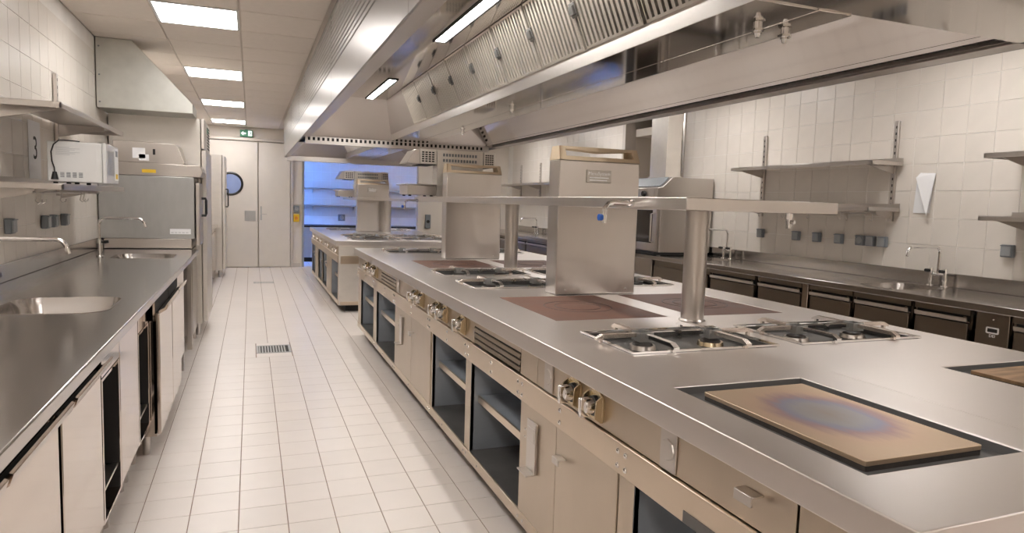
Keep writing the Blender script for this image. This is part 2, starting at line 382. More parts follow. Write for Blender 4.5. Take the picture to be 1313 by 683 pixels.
# ================================================================== CEILING LIGHTS
_ll = None
order = ['above the double door end of the aisle', 'between the tall refrigerators', 'over the low side counter', 'beside the galvanised duct']
for cx, cy, i in sorted(LIGHTCELLS):
    lab = {True: 'square lit ceiling light panel over the left worktop aisle, short of the galvanised duct', False: 'square lit ceiling light panel over the aisle by the drawer counter'}[i == 0]
    if i == 0 and cy > 4:
        lab = 'square lit ceiling light panel ' + {5: 'beside the galvanised duct top', 8: 'second along the aisle beyond the duct', 10: 'third along the aisle, before the exit sign', 13: 'close to the exit sign over the doors'}[int(cy)]
    grp = 'ceiling light panels'
    if _ll is None:
        t = thing('ceiling_light', lab, 'light', (cx, cy, ZC-.012), grp)
        a, e = CXP/2-.004, CYP/2-.008
        MB().slab(rect(cx-a, cx+a, cy-e, cy+e), [rect(cx-a+.018, cx+a-.018, cy-e+.018, cy+e-.018)], ZC-.006, ZC+.008).build('frame', WHITE, t)
        BX('diffuser', LAMP, t, cx-a+.018, cx+a-.018, cy-e+.018, cy+e-.018, ZC-.001, ZC+.006)
        _ll = t
    else:
        t = copy_tree(_ll); t.location = (cx, cy, ZC-.012); t['label'] = lab

# ================================================================== EXHAUST HOODS
HX0, HX1, HZ = .543, 2.91, 2.085
def hood(name, label, y0, ya, yb, y1, fy0, nf, lamps, near_slots):
    """y0..ya near plenum, ya..yb open capture space, yb..y1 far plenum"""
    t = thing(name, label, 'exhaust hood', ((HX0+HX1)/2, (y0+y1)/2, HZ), None)
    # outer side panels, split at the seams, with the ribbed upper field
    seams = [y0]+[s for s in (2.55, 5.126, 7.7, 10.2) if y0+.3 < s < y1-.3]+[y1]
    for sx, xa in ((1, HX0), (-1, HX1)):
        for s0, s1 in zip(seams, seams[1:]):
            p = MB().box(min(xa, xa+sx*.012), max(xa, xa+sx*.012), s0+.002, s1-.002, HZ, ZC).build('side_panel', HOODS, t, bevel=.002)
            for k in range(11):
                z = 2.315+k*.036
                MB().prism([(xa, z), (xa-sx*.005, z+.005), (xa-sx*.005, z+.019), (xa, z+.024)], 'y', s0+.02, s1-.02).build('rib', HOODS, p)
    # bottom lips
    q = MB().box(HX0+.012, .63, y0, y1, HZ, HZ+.012).box(.624, .632, ya, yb, HZ+.012, HZ+.05); q.build('lip', HOODO, t, bevel=.002)
    q = MB().box(2.80, HX1-.012, y0, y1, HZ, HZ+.012).box(2.798, 2.804, ya, yb, HZ+.012, HZ+.06); q.build('lip', HOODO, t, bevel=.002)
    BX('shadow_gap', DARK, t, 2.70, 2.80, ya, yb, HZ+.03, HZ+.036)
    # inner skins
    MB().prism([(.632, 2.135), (.98, 2.48), (.98, 2.49), (.625, 2.14)], 'y', ya, yb).build('inner_slope', POLISH, t)
    MB().slab(rect(.98, 1.385, ya-.1, yb), [rect(1.155, 1.24, l0, l1) for l0, l1 in lamps], 2.48, 2.492).build('inner_ceiling', POLISH, t)
    MB().prism([(2.690, 2.1145), (2.07, 2.472), (2.07, 2.484), (2.700, 2.1205)], 'y', ya, yb).build('inner_panel', POLISH, t)
    MB().prism([(2.715, 2.10), (2.692, 2.1133), (2.700, 2.119), (2.725, 2.106)], 'y', ya, yb).build('inner_panel', POLISH, t)
    # end slopes and plenums
    MB().prism([(yb, HZ+.005), (yb-.55, 2.48), (yb-.55, 2.49), (yb+.01, HZ+.012)], 'x', .64, 2.70).build('end_slope', HOODO, t)
    far = MB().box(HX0+.012, HX1-.012, yb+.03, y1, HZ, HZ+.014).box(HX0+.012, HX1-.012, yb, yb+.008, HZ+.014, 2.5).box(HX0+.012, HX1-.012, y1-.012, y1, HZ+.014, ZC)
    far.build('far_plenum', HOODO, t)
    hs = [] if not near_slots else [rect(x, x+.027, 2.045, 2.080) for x in [.60+.0523*k for k in range(40)]]
    bar = MB().slab(rect(HX0+.03, 2.75, 2.008, 2.088), hs, 0, .006).xf(Matrix(((1, 0, 0, 0), (0, 0, 1, yb), (0, 1, 0, 0), (0, 0, 0, 1))))
    bar.box(HX0+.03, 2.75, yb+.006, yb+.10, 2.008, 2.014); bar.build('slotted_bar', HOODO, t)
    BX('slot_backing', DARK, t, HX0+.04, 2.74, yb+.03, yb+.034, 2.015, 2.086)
    near = MB().box(HX0+.012, HX1-.012, y0, ya, HZ, HZ+.014).box(HX0+.012, HX1-.012, y0, y0+.012, HZ+.014, ZC).box(HX0+.012, HX1-.012, ya-.008, ya, HZ+.014, 2.5)
    near.build('near_plenum', POLISH, t)
    # centre gutter beam with a fold line
    BX('gutter', HOODO, t, 1.52, 1.524, ya, yb-.12, 2.08, 2.155); 
    BX('gutter', HOODO, t, 1.931, 1.935, ya, yb-.12, 2.08, 2.155)
    BX('beam_soffit', POLISH, t, 1.524, 1.786, ya, yb-.1, 2.08, 2.088, bevel=.002); BX('beam_soffit', POLISH, t, 1.79, 1.931, ya, yb-.1, 2.08, 2.088, bevel=.002)
    # filters, both slopes
    fl = .53; A = Vector((1.385, 2.48)); B = Vector((1.522, 2.155)); dv = B-A; ln = dv.length; ux = dv/ln; nn = Vector((-ux.y*-1, ux.x*-1)); nn = Vector((ux.y, -ux.x))
    if nn.x > 0: nn = -nn
    def P(s, h, y, mir):
        p = A+ux*s+nn*h; return ((HX0+HX1)-p.x if mir else p.x, y, p.y)
    def slat(b, s0, s1, h0, h1, ya_, yb_, mir):
        vs = [P(s0, h0, ya_, mir), P(s1, h0, ya_, mir), P(s1, h0, yb_, mir), P(s0, h0, yb_, mir), P(s0, h1, ya_, mir), P(s1, h1, ya_, mir), P(s1, h1, yb_, mir), P(s0, h1, yb_, mir)]
        b.add(vs, [(3, 2, 1, 0), (4, 5, 6, 7), (0, 1, 5, 4), (1, 2, 6, 5), (2, 3, 7, 6), (3, 0, 4, 7)])
    for mir in (False, True):
        proto = None
        for k in range(nf):
            ys = fy0+k*fl
            if proto is None:
                b = MB(); 
                slat(b, 0, ln, -.012, -.008, ys+.001, ys+fl-.001, mir)
                b0 = b; o = None
                b = MB(); n = 12; pw = (fl-.04)/n
                slat(b, 0, .012, -.008, .012, ys+.012, ys+fl-.012, mir); slat(b, ln-.012, ln, -.008, .012, ys+.012, ys+fl-.012, mir)
                slat(b, 0, ln, -.008, .012, ys+.012, ys+.018, mir); slat(b, 0, ln, -.008, .012, ys+fl-.018, ys+fl-.012, mir)
                for g in range(n): slat(b, .012, ln-.012, -.006, .010, ys+.026+g*pw, ys+.026+g*pw+pw*.52, mir)
                o = b.build('grease_filter', FILT, t)
                b0.build('backing', DARK, o)
                hd = MB(); slat(hd, ln*.40, ln*.52, .012, .030, ys-.022, ys+.022, mir); slat(hd, ln*.36, ln*.56, .012, .018, ys-.028, ys+.028, mir); hd.build('handle', WELL, o, bevel=.003)
                proto = o; base = ys
            else:
                o = proto.copy(); COL.objects.link(o); o.location = (0, ys-base, 0)
                for ch in proto.children: c = ch.copy(); COL.objects.link(c); c.parent = o
        # blank panels beyond the filters
        ye = fy0+nf*fl
        if yb-ye > .1:
            b = MB(); slat(b, 0, ln, 0, .006, ye+.004, yb-.02, mir); b.build('blank_panel', HOODO, t)
        if fy0-ya > .05:
            b = MB(); slat(b, 0, ln, 0, .006, ya, fy0-.004, mir); b.build('blank_panel', HOODO, t)
    for l0, l1 in lamps:
        BX('lamp', TUBE, t, 1.165, 1.23, l0+.01, l1-.01, 2.478, 2.486)
        MB().slab(rect(1.150, 1.245, l0-.005, l1+.005), [rect(1.162, 1.233, l0+.008, l1-.008)], 2.472, 2.48).build('lamp_frame', DARK, t)
    return t
h1 = hood('exhaust_hood', 'long stainless exhaust hood with baffle filters over the near cooking island', 1.30, 1.84, 8.05, 8.60, 1.955, 9, [(2.7, 4.6), (6.2, 7.75)], True)
hood('exhaust_hood', 'shorter stainless exhaust hood over the far cooking island by the blue alcove', 8.602, 8.95, 12.10, 12.55, 9.05, 5, [(9.4, 10.9)], False)
for nx, ny in ((1.82, 2.20), (2.02, 2.24)) if False else ((1.74, 2.08), (1.885, 2.10), (1.74, 4.6), (1.885, 6.3)):
    b = MB().cyl((nx, ny, 2.08), (nx, ny, 2.05), .016).cyl((nx, ny, 2.066), (nx, ny, 2.058), .026, n=6).cyl((nx, ny, 2.05), (nx, ny, 2.036), .012, .008); b.build('nozzle', CHROME, h1)

# ================================================================== COOKING ISLANDS
IX0, IX1, ITOP = .99, 2.742, .9
ICX = (IX0+IX1)/2
FX = 1.03   # front panel plane
def knob(parent, y, z, x=FX):
    """bezel plate with fences and a tapered chrome lever, on the front panel"""
    pl = [(-.040, -.048), (.040, -.048), (.046, -.02), (.046, .028), (.026, .050), (-.026, .050), (-.046, .028), (-.046, -.02)]
    o = MB().prism([(y+a, z+b) for a, b in pl], 'x', x-.010, x).build('knob', BRASSY, parent, bevel=.002)
    for sg in (-1, 1): MB().prism([(x-.010, z-.045), (x-.034, z-.030), (x-.030, z+.026), (x-.010, z+.040)], 'y', y+sg*.044-.003, y+sg*.044+.003).build('guard', BRASSY, o)
    MB().cyl((x-.010, y, z), (x-.020, y, z), .034, .032, 20).build('collar', BLACK, o)
    MB().cyl((x-.020, y, z), (x-.050, y, z), .026, .022, 18).prism([(y-.011, z+.028), (y+.011, z+.028), (y+.007, z-.034), (y-.007, z-.034)], 'x', x-.066, x-.030).build('lever', CHROME, o, bevel=.003)
    return o
def bolts(parent, y, z, x, quad=True):
    for dy in ((-.022, .022) if quad else (0,)):
        for dz in (-.022, .022): MB().cyl((x, y+dy, z+dz), (x-.002, y+dy, z+dz), .0095, n=10).dome((x-.002, y+dy, z+dz), .0085, (-1, 0, 0)).build('bolt', CHROME, parent)
def front_door(parent, y0, y1, z0, z1, handle):
    d = BX('door', PANEL, parent, FX-.004, FX+.018, y0+.002, y1-.002, z0, z1, bevel=.002)
    if handle == 'pull':
        yh, zh = y1-.06, z1-.105
        MB().box(FX-.032, FX-.004, yh-.028, yh+.028, zh+.008, zh+.013).box(FX-.036, FX-.030, yh-.026, yh+.026, zh-.012, zh+.013).build('pull_handle', STEEL, d, bevel=.002)
    if handle == 'lift':
        yh, zh = (y0+y1)/2+.04, z1-.15
        MB().box(FX-.010, FX-.004, yh-.050, yh+.050, zh-.10, zh+.10).box(FX-.014, FX-.010, yh-.035, yh+.035, zh+.02, zh+.075).build('lift_plate', STEEL, d, bevel=.002)
        MB().box(FX-.016, FX-.010, yh-.052, yh-.044, zh-.10, zh+.10).box(FX-.050, FX-.010, yh-.050, yh+.045, zh-.102, zh-.096).build('lift_lever', STEEL, d, bevel=.002)
        for dz in (.05, .02): MB().dome((FX-.010, yh+.062, zh+dz), .006, (-1, 0, 0)).build('screw', CHROME, d)
    return d
def niche(parent, y0, y1, z0, z1, depth=.44, shelf=True, shelf_from=.35):
    b = MB(); xb = FX+depth; q = .003
    vs = [(FX, y0, z0), (FX, y1, z0), (FX, y1, z1), (FX, y0, z1), (xb, y0, z0), (xb, y1, z0), (xb, y1, z1), (xb, y0, z1)]
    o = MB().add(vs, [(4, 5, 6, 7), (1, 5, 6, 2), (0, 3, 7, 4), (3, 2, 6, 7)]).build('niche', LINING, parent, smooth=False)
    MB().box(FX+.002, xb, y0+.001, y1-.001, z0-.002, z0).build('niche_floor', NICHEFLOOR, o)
    if shelf:
        sz = z0+.275
        BX('shelf', LINING, o, FX+.05, xb-.001, y0+.001, y1-.001, sz, sz+.006)
        BX('shelf_edge', RAIL, o, FX+.038, FX+.05, y0+.001, y1-.001, sz-.028, sz+.007, bevel=.002)
    return o
def slots(parent, y0, y1, z0, z1, n=3):
    o = BX('vent_slots', DARK, parent, FX+.006, FX+.010, y0, y1, z0, z1)
    h = (z1-z0)/n
    for k in range(n): MB().prism([(FX-.004, z0+k*h+h*.08), (FX+.001, z0+k*h+h*.66), (FX+.007, z0+k*h+h*.66), (FX+.003, z0+k*h)], 'y', y0, y1).build('louvre', PANEL, o)
    return o
def socket_plate(parent, y, z):
    o = BX('socket_plate', STEEL, parent, FX-.006, FX, y-.036, y+.036, z-.058, z+.058, bevel=.002)
    MB().cyl((FX-.006, y, z), (FX-.0095, y, z), .030, .028, 8).build('socket_lid', STEEL, o)
WZ0, WZ1 = .835, .9      # worktop edge
RZ0, RZ1 = .61, .705     # bolt rail
BZ0, BZ1 = .095, .145    # bottom rail
def well(parent, x0, x1, y0, y1, depth=.030, mat=WELL, name='burner_well', z=ITOP):
    b = MB(); z0 = z-depth; x0 += .0015; x1 -= .0015; y0 += .0015; y1 -= .0015
    b.add([(x0, y0, z0), (x1, y0, z0), (x1, y1, z0), (x0, y1, z0), (x0, y0, z-.003), (x1, y0, z-.003), (x1, y1, z-.003), (x0, y1, z-.003)], [(0, 1, 2, 3), (0, 1, 5, 4), (1, 2, 6, 5), (2, 3, 7, 6), (3, 0, 4, 7)])
    o = b.build(name, mat, parent, smooth=False)
    return o
def burner(parent, x, y, z=ITOP):
    o = MB().cyl((x, y, z-.028), (x, y, z-.012), .052, .048, 24).build('burner_head', BRASSY if int(x*100) % 3 == 0 else STEEL, parent)
    MB().cyl((x, y, z-.012), (x, y, z-.006), .040, .036, 24).cyl((x, y, z-.006), (x, y, z-.001), .034, .024, 24).build('burner_cap', IRON, o)
def open_hole(ys, xs): return [rect(a, b, c, d) for a, b in xs for c, d in ys]
WX = [(1.215, 1.845), (1.955, 2.585)]
GRATES = []
def make_grate():
    """pan support of one double burner well, .63 x .40, centred on the origin"""
    t = thing('pan_support', 'x', 'pan support', (0, 0, 0), 'pan supports on the gas burners')
    for bx in (-.155, .155):
        br = MB().box(bx-.030, bx+.030, -.030, -.026, .002, .036).box(bx-.030, bx+.030, .026, .030, .002, .036).box(bx-.030, bx-.026, -.026, .026, .002, .036).box(bx+.026, bx+.030, -.026, .026, .002, .036).build('centre_bracket', GREYST, t)
        for ang in (0, 90, 180, 270):
            L = .182 if ang in (0, 180) else .205
            if (ang == 0 and bx < 0) or (ang == 180 and bx > 0): L = .148
            b = MB(); w = .0115
            b.box(.034, L-.01, -w, w, .018, .033).prism([(L-.0099, .018), (L-.0099, .033), (L+.016, .020), (L+.016, .012)], 'y', -w, w).box(L-.009, L+.003, -w*.6, w*.6, .0005, .0178)
            b.xf(Matrix.Translation((bx, 0, 0)) @ Matrix.Rotation(math.radians(ang), 4, 'Z')); b.build('arm', CHROME if (ang in (0, 270)) == (bx < 0) else GRATE, t)
    b = MB()
    for x0, x1, y0, y1 in ((-.315, .315, -.2, -.192), (-.315, .315, .192, .2), (-.315, -.307, -.192, .192), (.307, .315, -.192, .192)): b.box(x0, x1, y0, y1, 0, .007)
    b.build('rim', CHROME, t)
    return t
grate0 = make_grate(); grate_used = [False]
def put_grate(x, y, lab, z=ITOP):
    g = grate0 if not grate_used[0] else copy_tree(grate0); grate_used[0] = True
    g.location = (x, y, z+.0016); g['label'] = lab
def hotplate(parent, x0, x1, y0, y1, z=ITOP):
    o = BX('hot_plate', BROWN, parent, x0, x1, y0, y1, z-.010, z-.0005, bevel=.001)
    cx, cy = (x0+x1)/2, (y0+y1)/2
    b = MB()
    for r in (.115, .17): b.torus((cx, cy, z-.0012), r, .0022, 40, 6)
    b.build('ring', IRON, o); MB().cyl((cx, cy, z-.001), (cx, cy, z+.0009), .11, .108, 36).build('lid', BROWN, o)

def island1():
    y0, y1 = .73, 7.07
    t = thing('cooking_island', 'long stainless cooking island with griddles, hot plates and gas burners', 'cooking island', (ICX, (y0+y1)/2, 0))
    wells = [(1.975, 2.375), (3.74, 4.14), (4.40, 4.80), (6.36, 6.76)]
    trays = [(1.111, 1.568, .936, 1.583), (2.163, 2.62, .936, 1.573)]
    hps = [(1.24, 1.81, 2.655, 3.39), (1.96, 2.487, 2.655, 3.39), (1.26, 1.83, 4.975, 5.64), (1.96, 2.487, 4.975, 5.64)]
    holes = [rect(a, b, c, d) for a, b in WX for c, d in wells]+[rect(*q) for q in trays]+[rect(*q) for q in hps]
    MB().slab(rect(IX0, IX1, y0, y1), holes, WZ0, WZ1).build('worktop', TOP, t, bevel=.0035, seg=3)
    for c, d in wells:
        for a, b in WX:
            w = well(t, a, b, c, d)
            for bx in (-.155, .155): burner(w, (a+b)/2+bx, (c+d)/2)
    for (a, b, c, d) in trays:
        w = well(t, a, b, c, d, .024, TRAY, 'griddle_tray')
        MB().slab(rrect(a+.058, b-.05, c+.055, d-.058, .006, 2), [], ITOP-.012, ITOP-.001).build('griddle_plate', GRIDDLE if a < 2 else BURNT, t, bevel=.001)
        MB().slab(rrect(a+.059, b-.051, c+.056, d-.059, .006, 2), [], ITOP-.0238, ITOP-.0125).build('griddle_shade_block', IRON, t)  # dark block puts the shadow along the plate sides into the colour
    for q in hps: hotplate(t, *q)
    # flush cover of the fryer between the griddles
    BX('cover_plate', TOP, t, 1.722, 2.022, 1.00, 1.612, ITOP-.004, ITOP+.001, bevel=.0008)
    # carcass behind the niches and rear face
    BX('carcass', PANEL, t, 1.50, IX1-.04, y0+.03, y1-.03, .10, WZ0, bevel=.002)
    MB().box(FX+.03, 1.50, y0+.035, y1-.035, RZ1-.05, WZ0).build('control_box', PANEL, t)
    BX('plinth', DARK, t, 1.12, IX1-.15, y0+.12, y1-.12, 0, .11)
    # control panel with cut fields
    for a, b in ((y0+.03, 1.018), (1.024, 1.448), (1.448, 2.36), (2.362, 2.535), (3.155, 4.9), (4.902, 5.10), (5.74, y1-.03)):
        BX('control_panel', PANEL, t, FX, FX+.012, a, b-.0015, RZ1+.003, WZ0, bevel=.001)
    slots(t, 2.54, 3.15, RZ1+.008, WZ0-.04); slots(t, 5.105, 5.735, RZ1+.008, WZ0-.04)
    for a, b in ((2.535, 3.155), (5.10, 5.74)): BX('control_panel', PANEL, t, FX, FX+.012, a, b, WZ0-.04, WZ0)
    for y in (1.872, 2.026, 3.333, 3.682, 3.842, 4.236, 4.414, 5.93, 6.10, 6.42): knob(t, y, .770)
    socket_plate(t, 2.247, .768); socket_plate(t, 1.471, .768); socket_plate(t, 5.0, .768)
    MB().box(FX-.030, FX, 1.118, 1.178, .786, .791).box(FX-.034, FX-.028, 1.120, 1.176, .766, .791).build('drawer_pull', STEEL, t, bevel=.002)
    # rails
    BX('bolt_rail', RAIL, t, FX-.012, FX+.02, y0+.03, y1-.03, RZ0, RZ1, bevel=.003)
    BX('bottom_rail', RAIL, t, FX-.006, FX+.03, y0+.03, y1-.03, BZ0, BZ1, bevel=.003)
    for y in (1.69, 2.50, 3.235, 4.02, 5.11, 6.03, 6.95): bolts(t, y, (RZ0+RZ1)/2, FX-.012)
    for y in (1.15, 2.12, 2.86, 3.6, 4.52, 5.5, 6.5): bolts(t, y, (RZ0+RZ1)/2, FX-.012, False)
    for y in (2.45, 2.50, 3.05, 3.235, 3.28, 3.7, 4.0, 4.04, 4.6, 5.1, 5.15, 5.6, 6.03, 6.6): MB().dome((FX-.006, y, (BZ0+BZ1)/2), .0075, (-1, 0, 0)).build('bolt', CHROME, t)
    BX('vent_grille', WELL, t, FX-.0145, FX-.012, 1.18, 1.38, RZ0+.004, RZ0+.034)
    # frame posts between the fields
    for a, b in ((y0+.03, 1.0), (1.632, 1.721), (3.19, 3.282), (3.963, 4.0), (5.945, 6.112), (6.845, y1-.03)): BX('post', PANEL, t, FX, FX+.02, a, b, BZ1, RZ0, bevel=.002)
    for a, b, s in ((1.0, 1.632, False), (2.51, 3.19, True), (3.282, 3.963, True), (5.112, 5.945, True), (6.112, 6.845, True)): niche(t, a, b, BZ1+.004, RZ0, shelf=s)
    front_door(t, 1.721, 2.161, BZ1+.002, RZ0-.002, 'pull'); front_door(t, 2.161, 2.51, BZ1+.002, RZ0-.002, 'lift')
    front_door(t, 4.0, 4.541, BZ1+.002, RZ0-.002, 'pull'); front_door(t, 4.541, 5.112, BZ1+.002, RZ0-.002, 'lift')
    for y in (y0+.03, y1-.042): BX('end_panel', PANEL, t, FX+.012, IX1-.04, y, y+.012, BZ0, WZ0, bevel=.002)
    names = {1.975: 'beside the griddles', 3.74: 'just beyond the branded flue tower', 4.40: 'just before the far hot plates', 6.36: 'at the far end of the near island'}
    for c, d in wells:
        put_grate((WX[0][0]+WX[0][1])/2, (c+d)/2, 'steel pan support '+names[c]+', on the tiled aisle side')
        put_grate((WX[1][0]+WX[1][1])/2, (c+d)/2, 'steel pan support '+names[c]+', on the drawer counter side')
    return t
island1()

def island2():
    x0, x1, y0, y1, zt = .965, 2.70, 8.50, 12.45, .885
    t = thing('cooking_island', 'far stainless cooking island with gas burners in front of the blue alcove', 'cooking island', ((x0+x1)/2, (y0+y1)/2, 0))
    ys = [(8.72, 9.10), (9.35, 9.73), (11.3, 11.68)]; XS = [(1.20, 1.80), (1.9, 2.5)]
    MB().slab(rect(x0, x1, y0, y1), [rect(a, b, c, d) for a, b in XS for c, d in ys], zt-.065, zt).build('worktop', TOP, t, bevel=.005)
    fx = x0+.04
    for c, d in ys:
        for a, b in XS:
            w = well(t, a, b, c, d, .03, z=zt)
            for bx in (-.15, .15): burner(w, (a+b)/2+bx, (c+d)/2, zt)
    BX('carcass', PANEL, t, fx+.45, x1-.04, y0+.04, y1-.04, .10, zt-.065)
    BX('control_box', PANEL, t, fx, fx+.46, y0+.04, y1-.04, .70, zt-.065, bevel=.002)
    BX('bolt_rail', RAIL, t, fx-.012, fx+.02, y0+.03, y1-.03, .61, .70, bevel=.003); BX('bottom_rail', RAIL, t, fx-.006, fx+.03, y0+.03, y1-.03, .085, .135, bevel=.003)
    BX('plinth', DARK, t, 1.10, x1-.15, y0+.10, y1-.12, 0, .11)
    MB().box(fx, x1-.04, y0+.02, y0+.04, .085, zt-.065).build('end_panel', LIGHTST, t, bevel=.003); BX('end_rail', RAIL, t, fx+.02, x1-.06, y0+.008, y0+.02, .60, .70, bevel=.003)
    BX('end_rail', RAIL, t, fx+.02, x1-.06, y0+.008, y0+.02, .085, .13, bevel=.003)
    global FX
    old, FX = FX, fx
    for y in (8.75, 9.0, 9.7, 9.95, 10.7, 11.3, 11.9): knob(t, y, .755)
    for a, b in ((8.62, 9.28), (9.95, 10.55), (10.62, 11.2), (11.75, 12.35)): niche(t, a, b, .14, .61)
    for a, b in ((8.54, 8.62), (9.90, 9.95), (10.55, 10.62), (11.2, 11.25), (12.35, 12.41)): BX('post', PANEL, t, FX, FX+.02, a, b, .135, .61)
    front_door(t, 9.28, 9.90, .137, .608, 'pull'); front_door(t, 11.25, 11.75, .137, .608, 'pull')
    FX = old
    lab = {8.72: 'on the near end of the far island', 9.35: 'in the second row of the far island', 11.3: 'behind the flue tower of the far island'}
    for c, d in ys:
        put_grate(1.50, (c+d)/2, 'steel pan support '+lab[c]+', on the tiled aisle side', zt); put_grate(2.20, (c+d)/2, 'steel pan support '+lab[c]+', on the drawer counter side', zt)
island2()

# ---- flue towers
def tower(label, x0, x1, y0, y1, zb, zc, badge, open_cap=True):
    zb += .0016
    t = thing('flue_tower', label, 'flue tower', ((x0+x1)/2, (y0+y1)/2, zb), 'flue towers on the islands')
    BX('body', STEEL, t, x0, x1, y0, y1, zb, zc, bevel=.006)
    # tapered open cap: frame with a window on the front and back
    i = .008; h = .076; z1 = zc+h; ym = (y0+y1)/2
    b = MB()
    for ya, yb, inw in ((y0, y0+.012, .022), (y1-.012, y1, -.022)):
        o_ = [(x0, zc), (x1, zc), (x1-.012, z1), (x0+.004, z1)]
        hole = [(x0+.042, zc+.022), (x1-.038, zc+.022), (x1-.044, z1-.014), (ICX-.0, z1-.026), (x0+.038, z1-.012)]
        bm = bmesh.new(); ed = []
        for lp in (o_, hole):
            vv = [bm.verts.new((x, z, 0)) for x, z in lp]; ed += [bm.edges.new((vv[k], vv[(k+1) % len(vv)])) for k in range(len(vv))]
        bmesh.ops.triangle_fill(bm, use_beauty=True, use_dissolve=False, edges=ed); bm.verts.index_update()
        P2 = [v.co[:2] for v in bm.verts]; F2 = [[v.index for v in f.verts] for f in bm.faces]; bm.free(); n = len(P2)
        def yy(z, y): return y+inw*(z-zc)/h
        vs = [(x, yy(z, ya), z) for x, z in P2]+[(x, yy(z, yb), z) for x, z in P2]
        fs = [tuple(f) for f in F2]+[tuple(n+k for k in reversed(f)) for f in F2]; st = 0
        for lp in (o_, hole):
            k = len(lp); fs += [(st+q, st+(q+1) % k, n+st+(q+1) % k, n+st+q) for q in range(k)]; st += k
        b.add(vs, fs)
    for xa, xb, s in ((x0, x0+.010, .004), (x1-.010, x1, -.012)):
        b.add([(xa, y0, zc), (xb, y0, zc), (xb, y1, zc), (xa, y1, zc), (xa+s, y0+.022, z1), (xb+s, y0+.022, z1), (xb+s, y1-.022, z1), (xa+s, y1-.022, z1)], [(3, 2, 1, 0), (4, 5, 6, 7), (0, 1, 5, 4), (1, 2, 6, 5), (2, 3, 7, 6), (3, 0, 4, 7)])
    b.build('vent_cap', CAPM, t)
    for xx in (x0+.06, x1-.06): MB().dome((xx, y0, zb+.03), .007, (0, -1, 0)).build('screw', CHROME, t)
    if badge:
        zz = zc-.085; cx = (x0+x1)/2-.012
        bd = BX('badge', BADGE, t, cx-.077, cx+.077, y0-.010, y0, zz-.035, zz+.035, bevel=.002)
        text('lettering', 'MenuSystem', .027, (cx, y0-.0105, zz+.015), (1, 0, 0), (0, 0, 1), PAPER, bd)
        BX('print_line', PAPER, bd, cx-.06, cx+.06, y0-.0112, y0-.010, zz-.010, zz-.004); BX('print_line', PAPER, bd, cx-.06, cx+.05, y0-.0112, y0-.010, zz-.024, zz-.019)
    return t
tower('tall steel flue tower with a raised brand badge and tan slotted cap', 1.582, 2.088, 3.42, 3.56, ITOP, 1.652, True)
tower('plain steel flue tower with tan slotted cap in front of the slotted grill back', 1.588, 2.096, 5.75, 5.89, ITOP, 1.655, False)
tower('small flue tower standing on the far cooking island', 1.585, 2.09, 11.05, 11.19, .885, 1.64, True)
# ---- gantry shelves
def tap(parent, x, y, z, right=False):
    s = -1 if not right else 1
    b = MB().cyl((x, y, z), (x+s*.02, y, z), .016).tube([(x+s*.02, y, z), (x+s*.09, y-.0, z+.002), (x+s*.115, y, z-.004), (x+s*.130, y, z-.025), (x+s*.132, y, z-.055)], .011)
    o = b.build('water_tap', CHROME, parent)
    MB().cyl((x+s*.132, y, z-.050), (x+s*.132, y, z-.085), .015, .013).build('outlet', CHROME, o)
    MB().cyl((x+s*.145, y-.0, z-.062), (x+s*.158, y-.0, z-.062), .014).build('lever', BLUEP, o)
def gantry(label, x0, x1, y0, y1, z0, z1, posts, zb, towers):
    zb += .0016
    t = thing('overhead_shelf', label, 'shelf', ((x0+x1)/2, (y0+y1)/2, zb), 'overhead shelves on the islands')
    holes = [rect(a-.004, b+.004, c-.004, d+.004) for a, b, c, d in towers]
    MB().slab(rect(x0, x1, y0, y1), holes, z0, z1).build('shelf_board', STEEL, t, bevel=.003)
    for px, py in posts:
        p = MB().cyl((px, py, zb), (px, py, z0), .051, n=32).build('post', STEEL, t)
        MB().cyl((px, py, zb), (px, py, zb+.008), .060, .056, 32).build('foot_ring', STEEL, p)
    return t
g1 = gantry('long steel overhead shelf on round posts above the near cooking island', 1.50, 2.235, 2.12, 6.62, 1.396, 1.444, [(1.867, 2.55), (1.867, 4.87)], ITOP, [(1.582, 2.088, 3.42, 3.56), (1.588, 2.096, 5.75, 5.89)])
tap(g1, 1.50, 2.50, 1.418); tap(g1, 1.50, 6.45, 1.405)
o = MB().cyl((2.06, 2.20, 1.396), (2.06, 2.20, 1.372), .016).cyl((2.06, 2.20, 1.372), (2.06, 2.20, 1.335), .014, .012).cyl((2.06, 2.185, 1.36), (2.06, 2.17, 1.36), .008); o.build('outlet', CHROME, g1)
gantry('short overhead shelf on the far cooking island', 1.50, 2.30, 10.55, 12.2, 1.385, 1.425, [(2.02, 10.75), (1.867, 11.9)], .885, [(1.585, 2.09, 11.05, 11.19)])
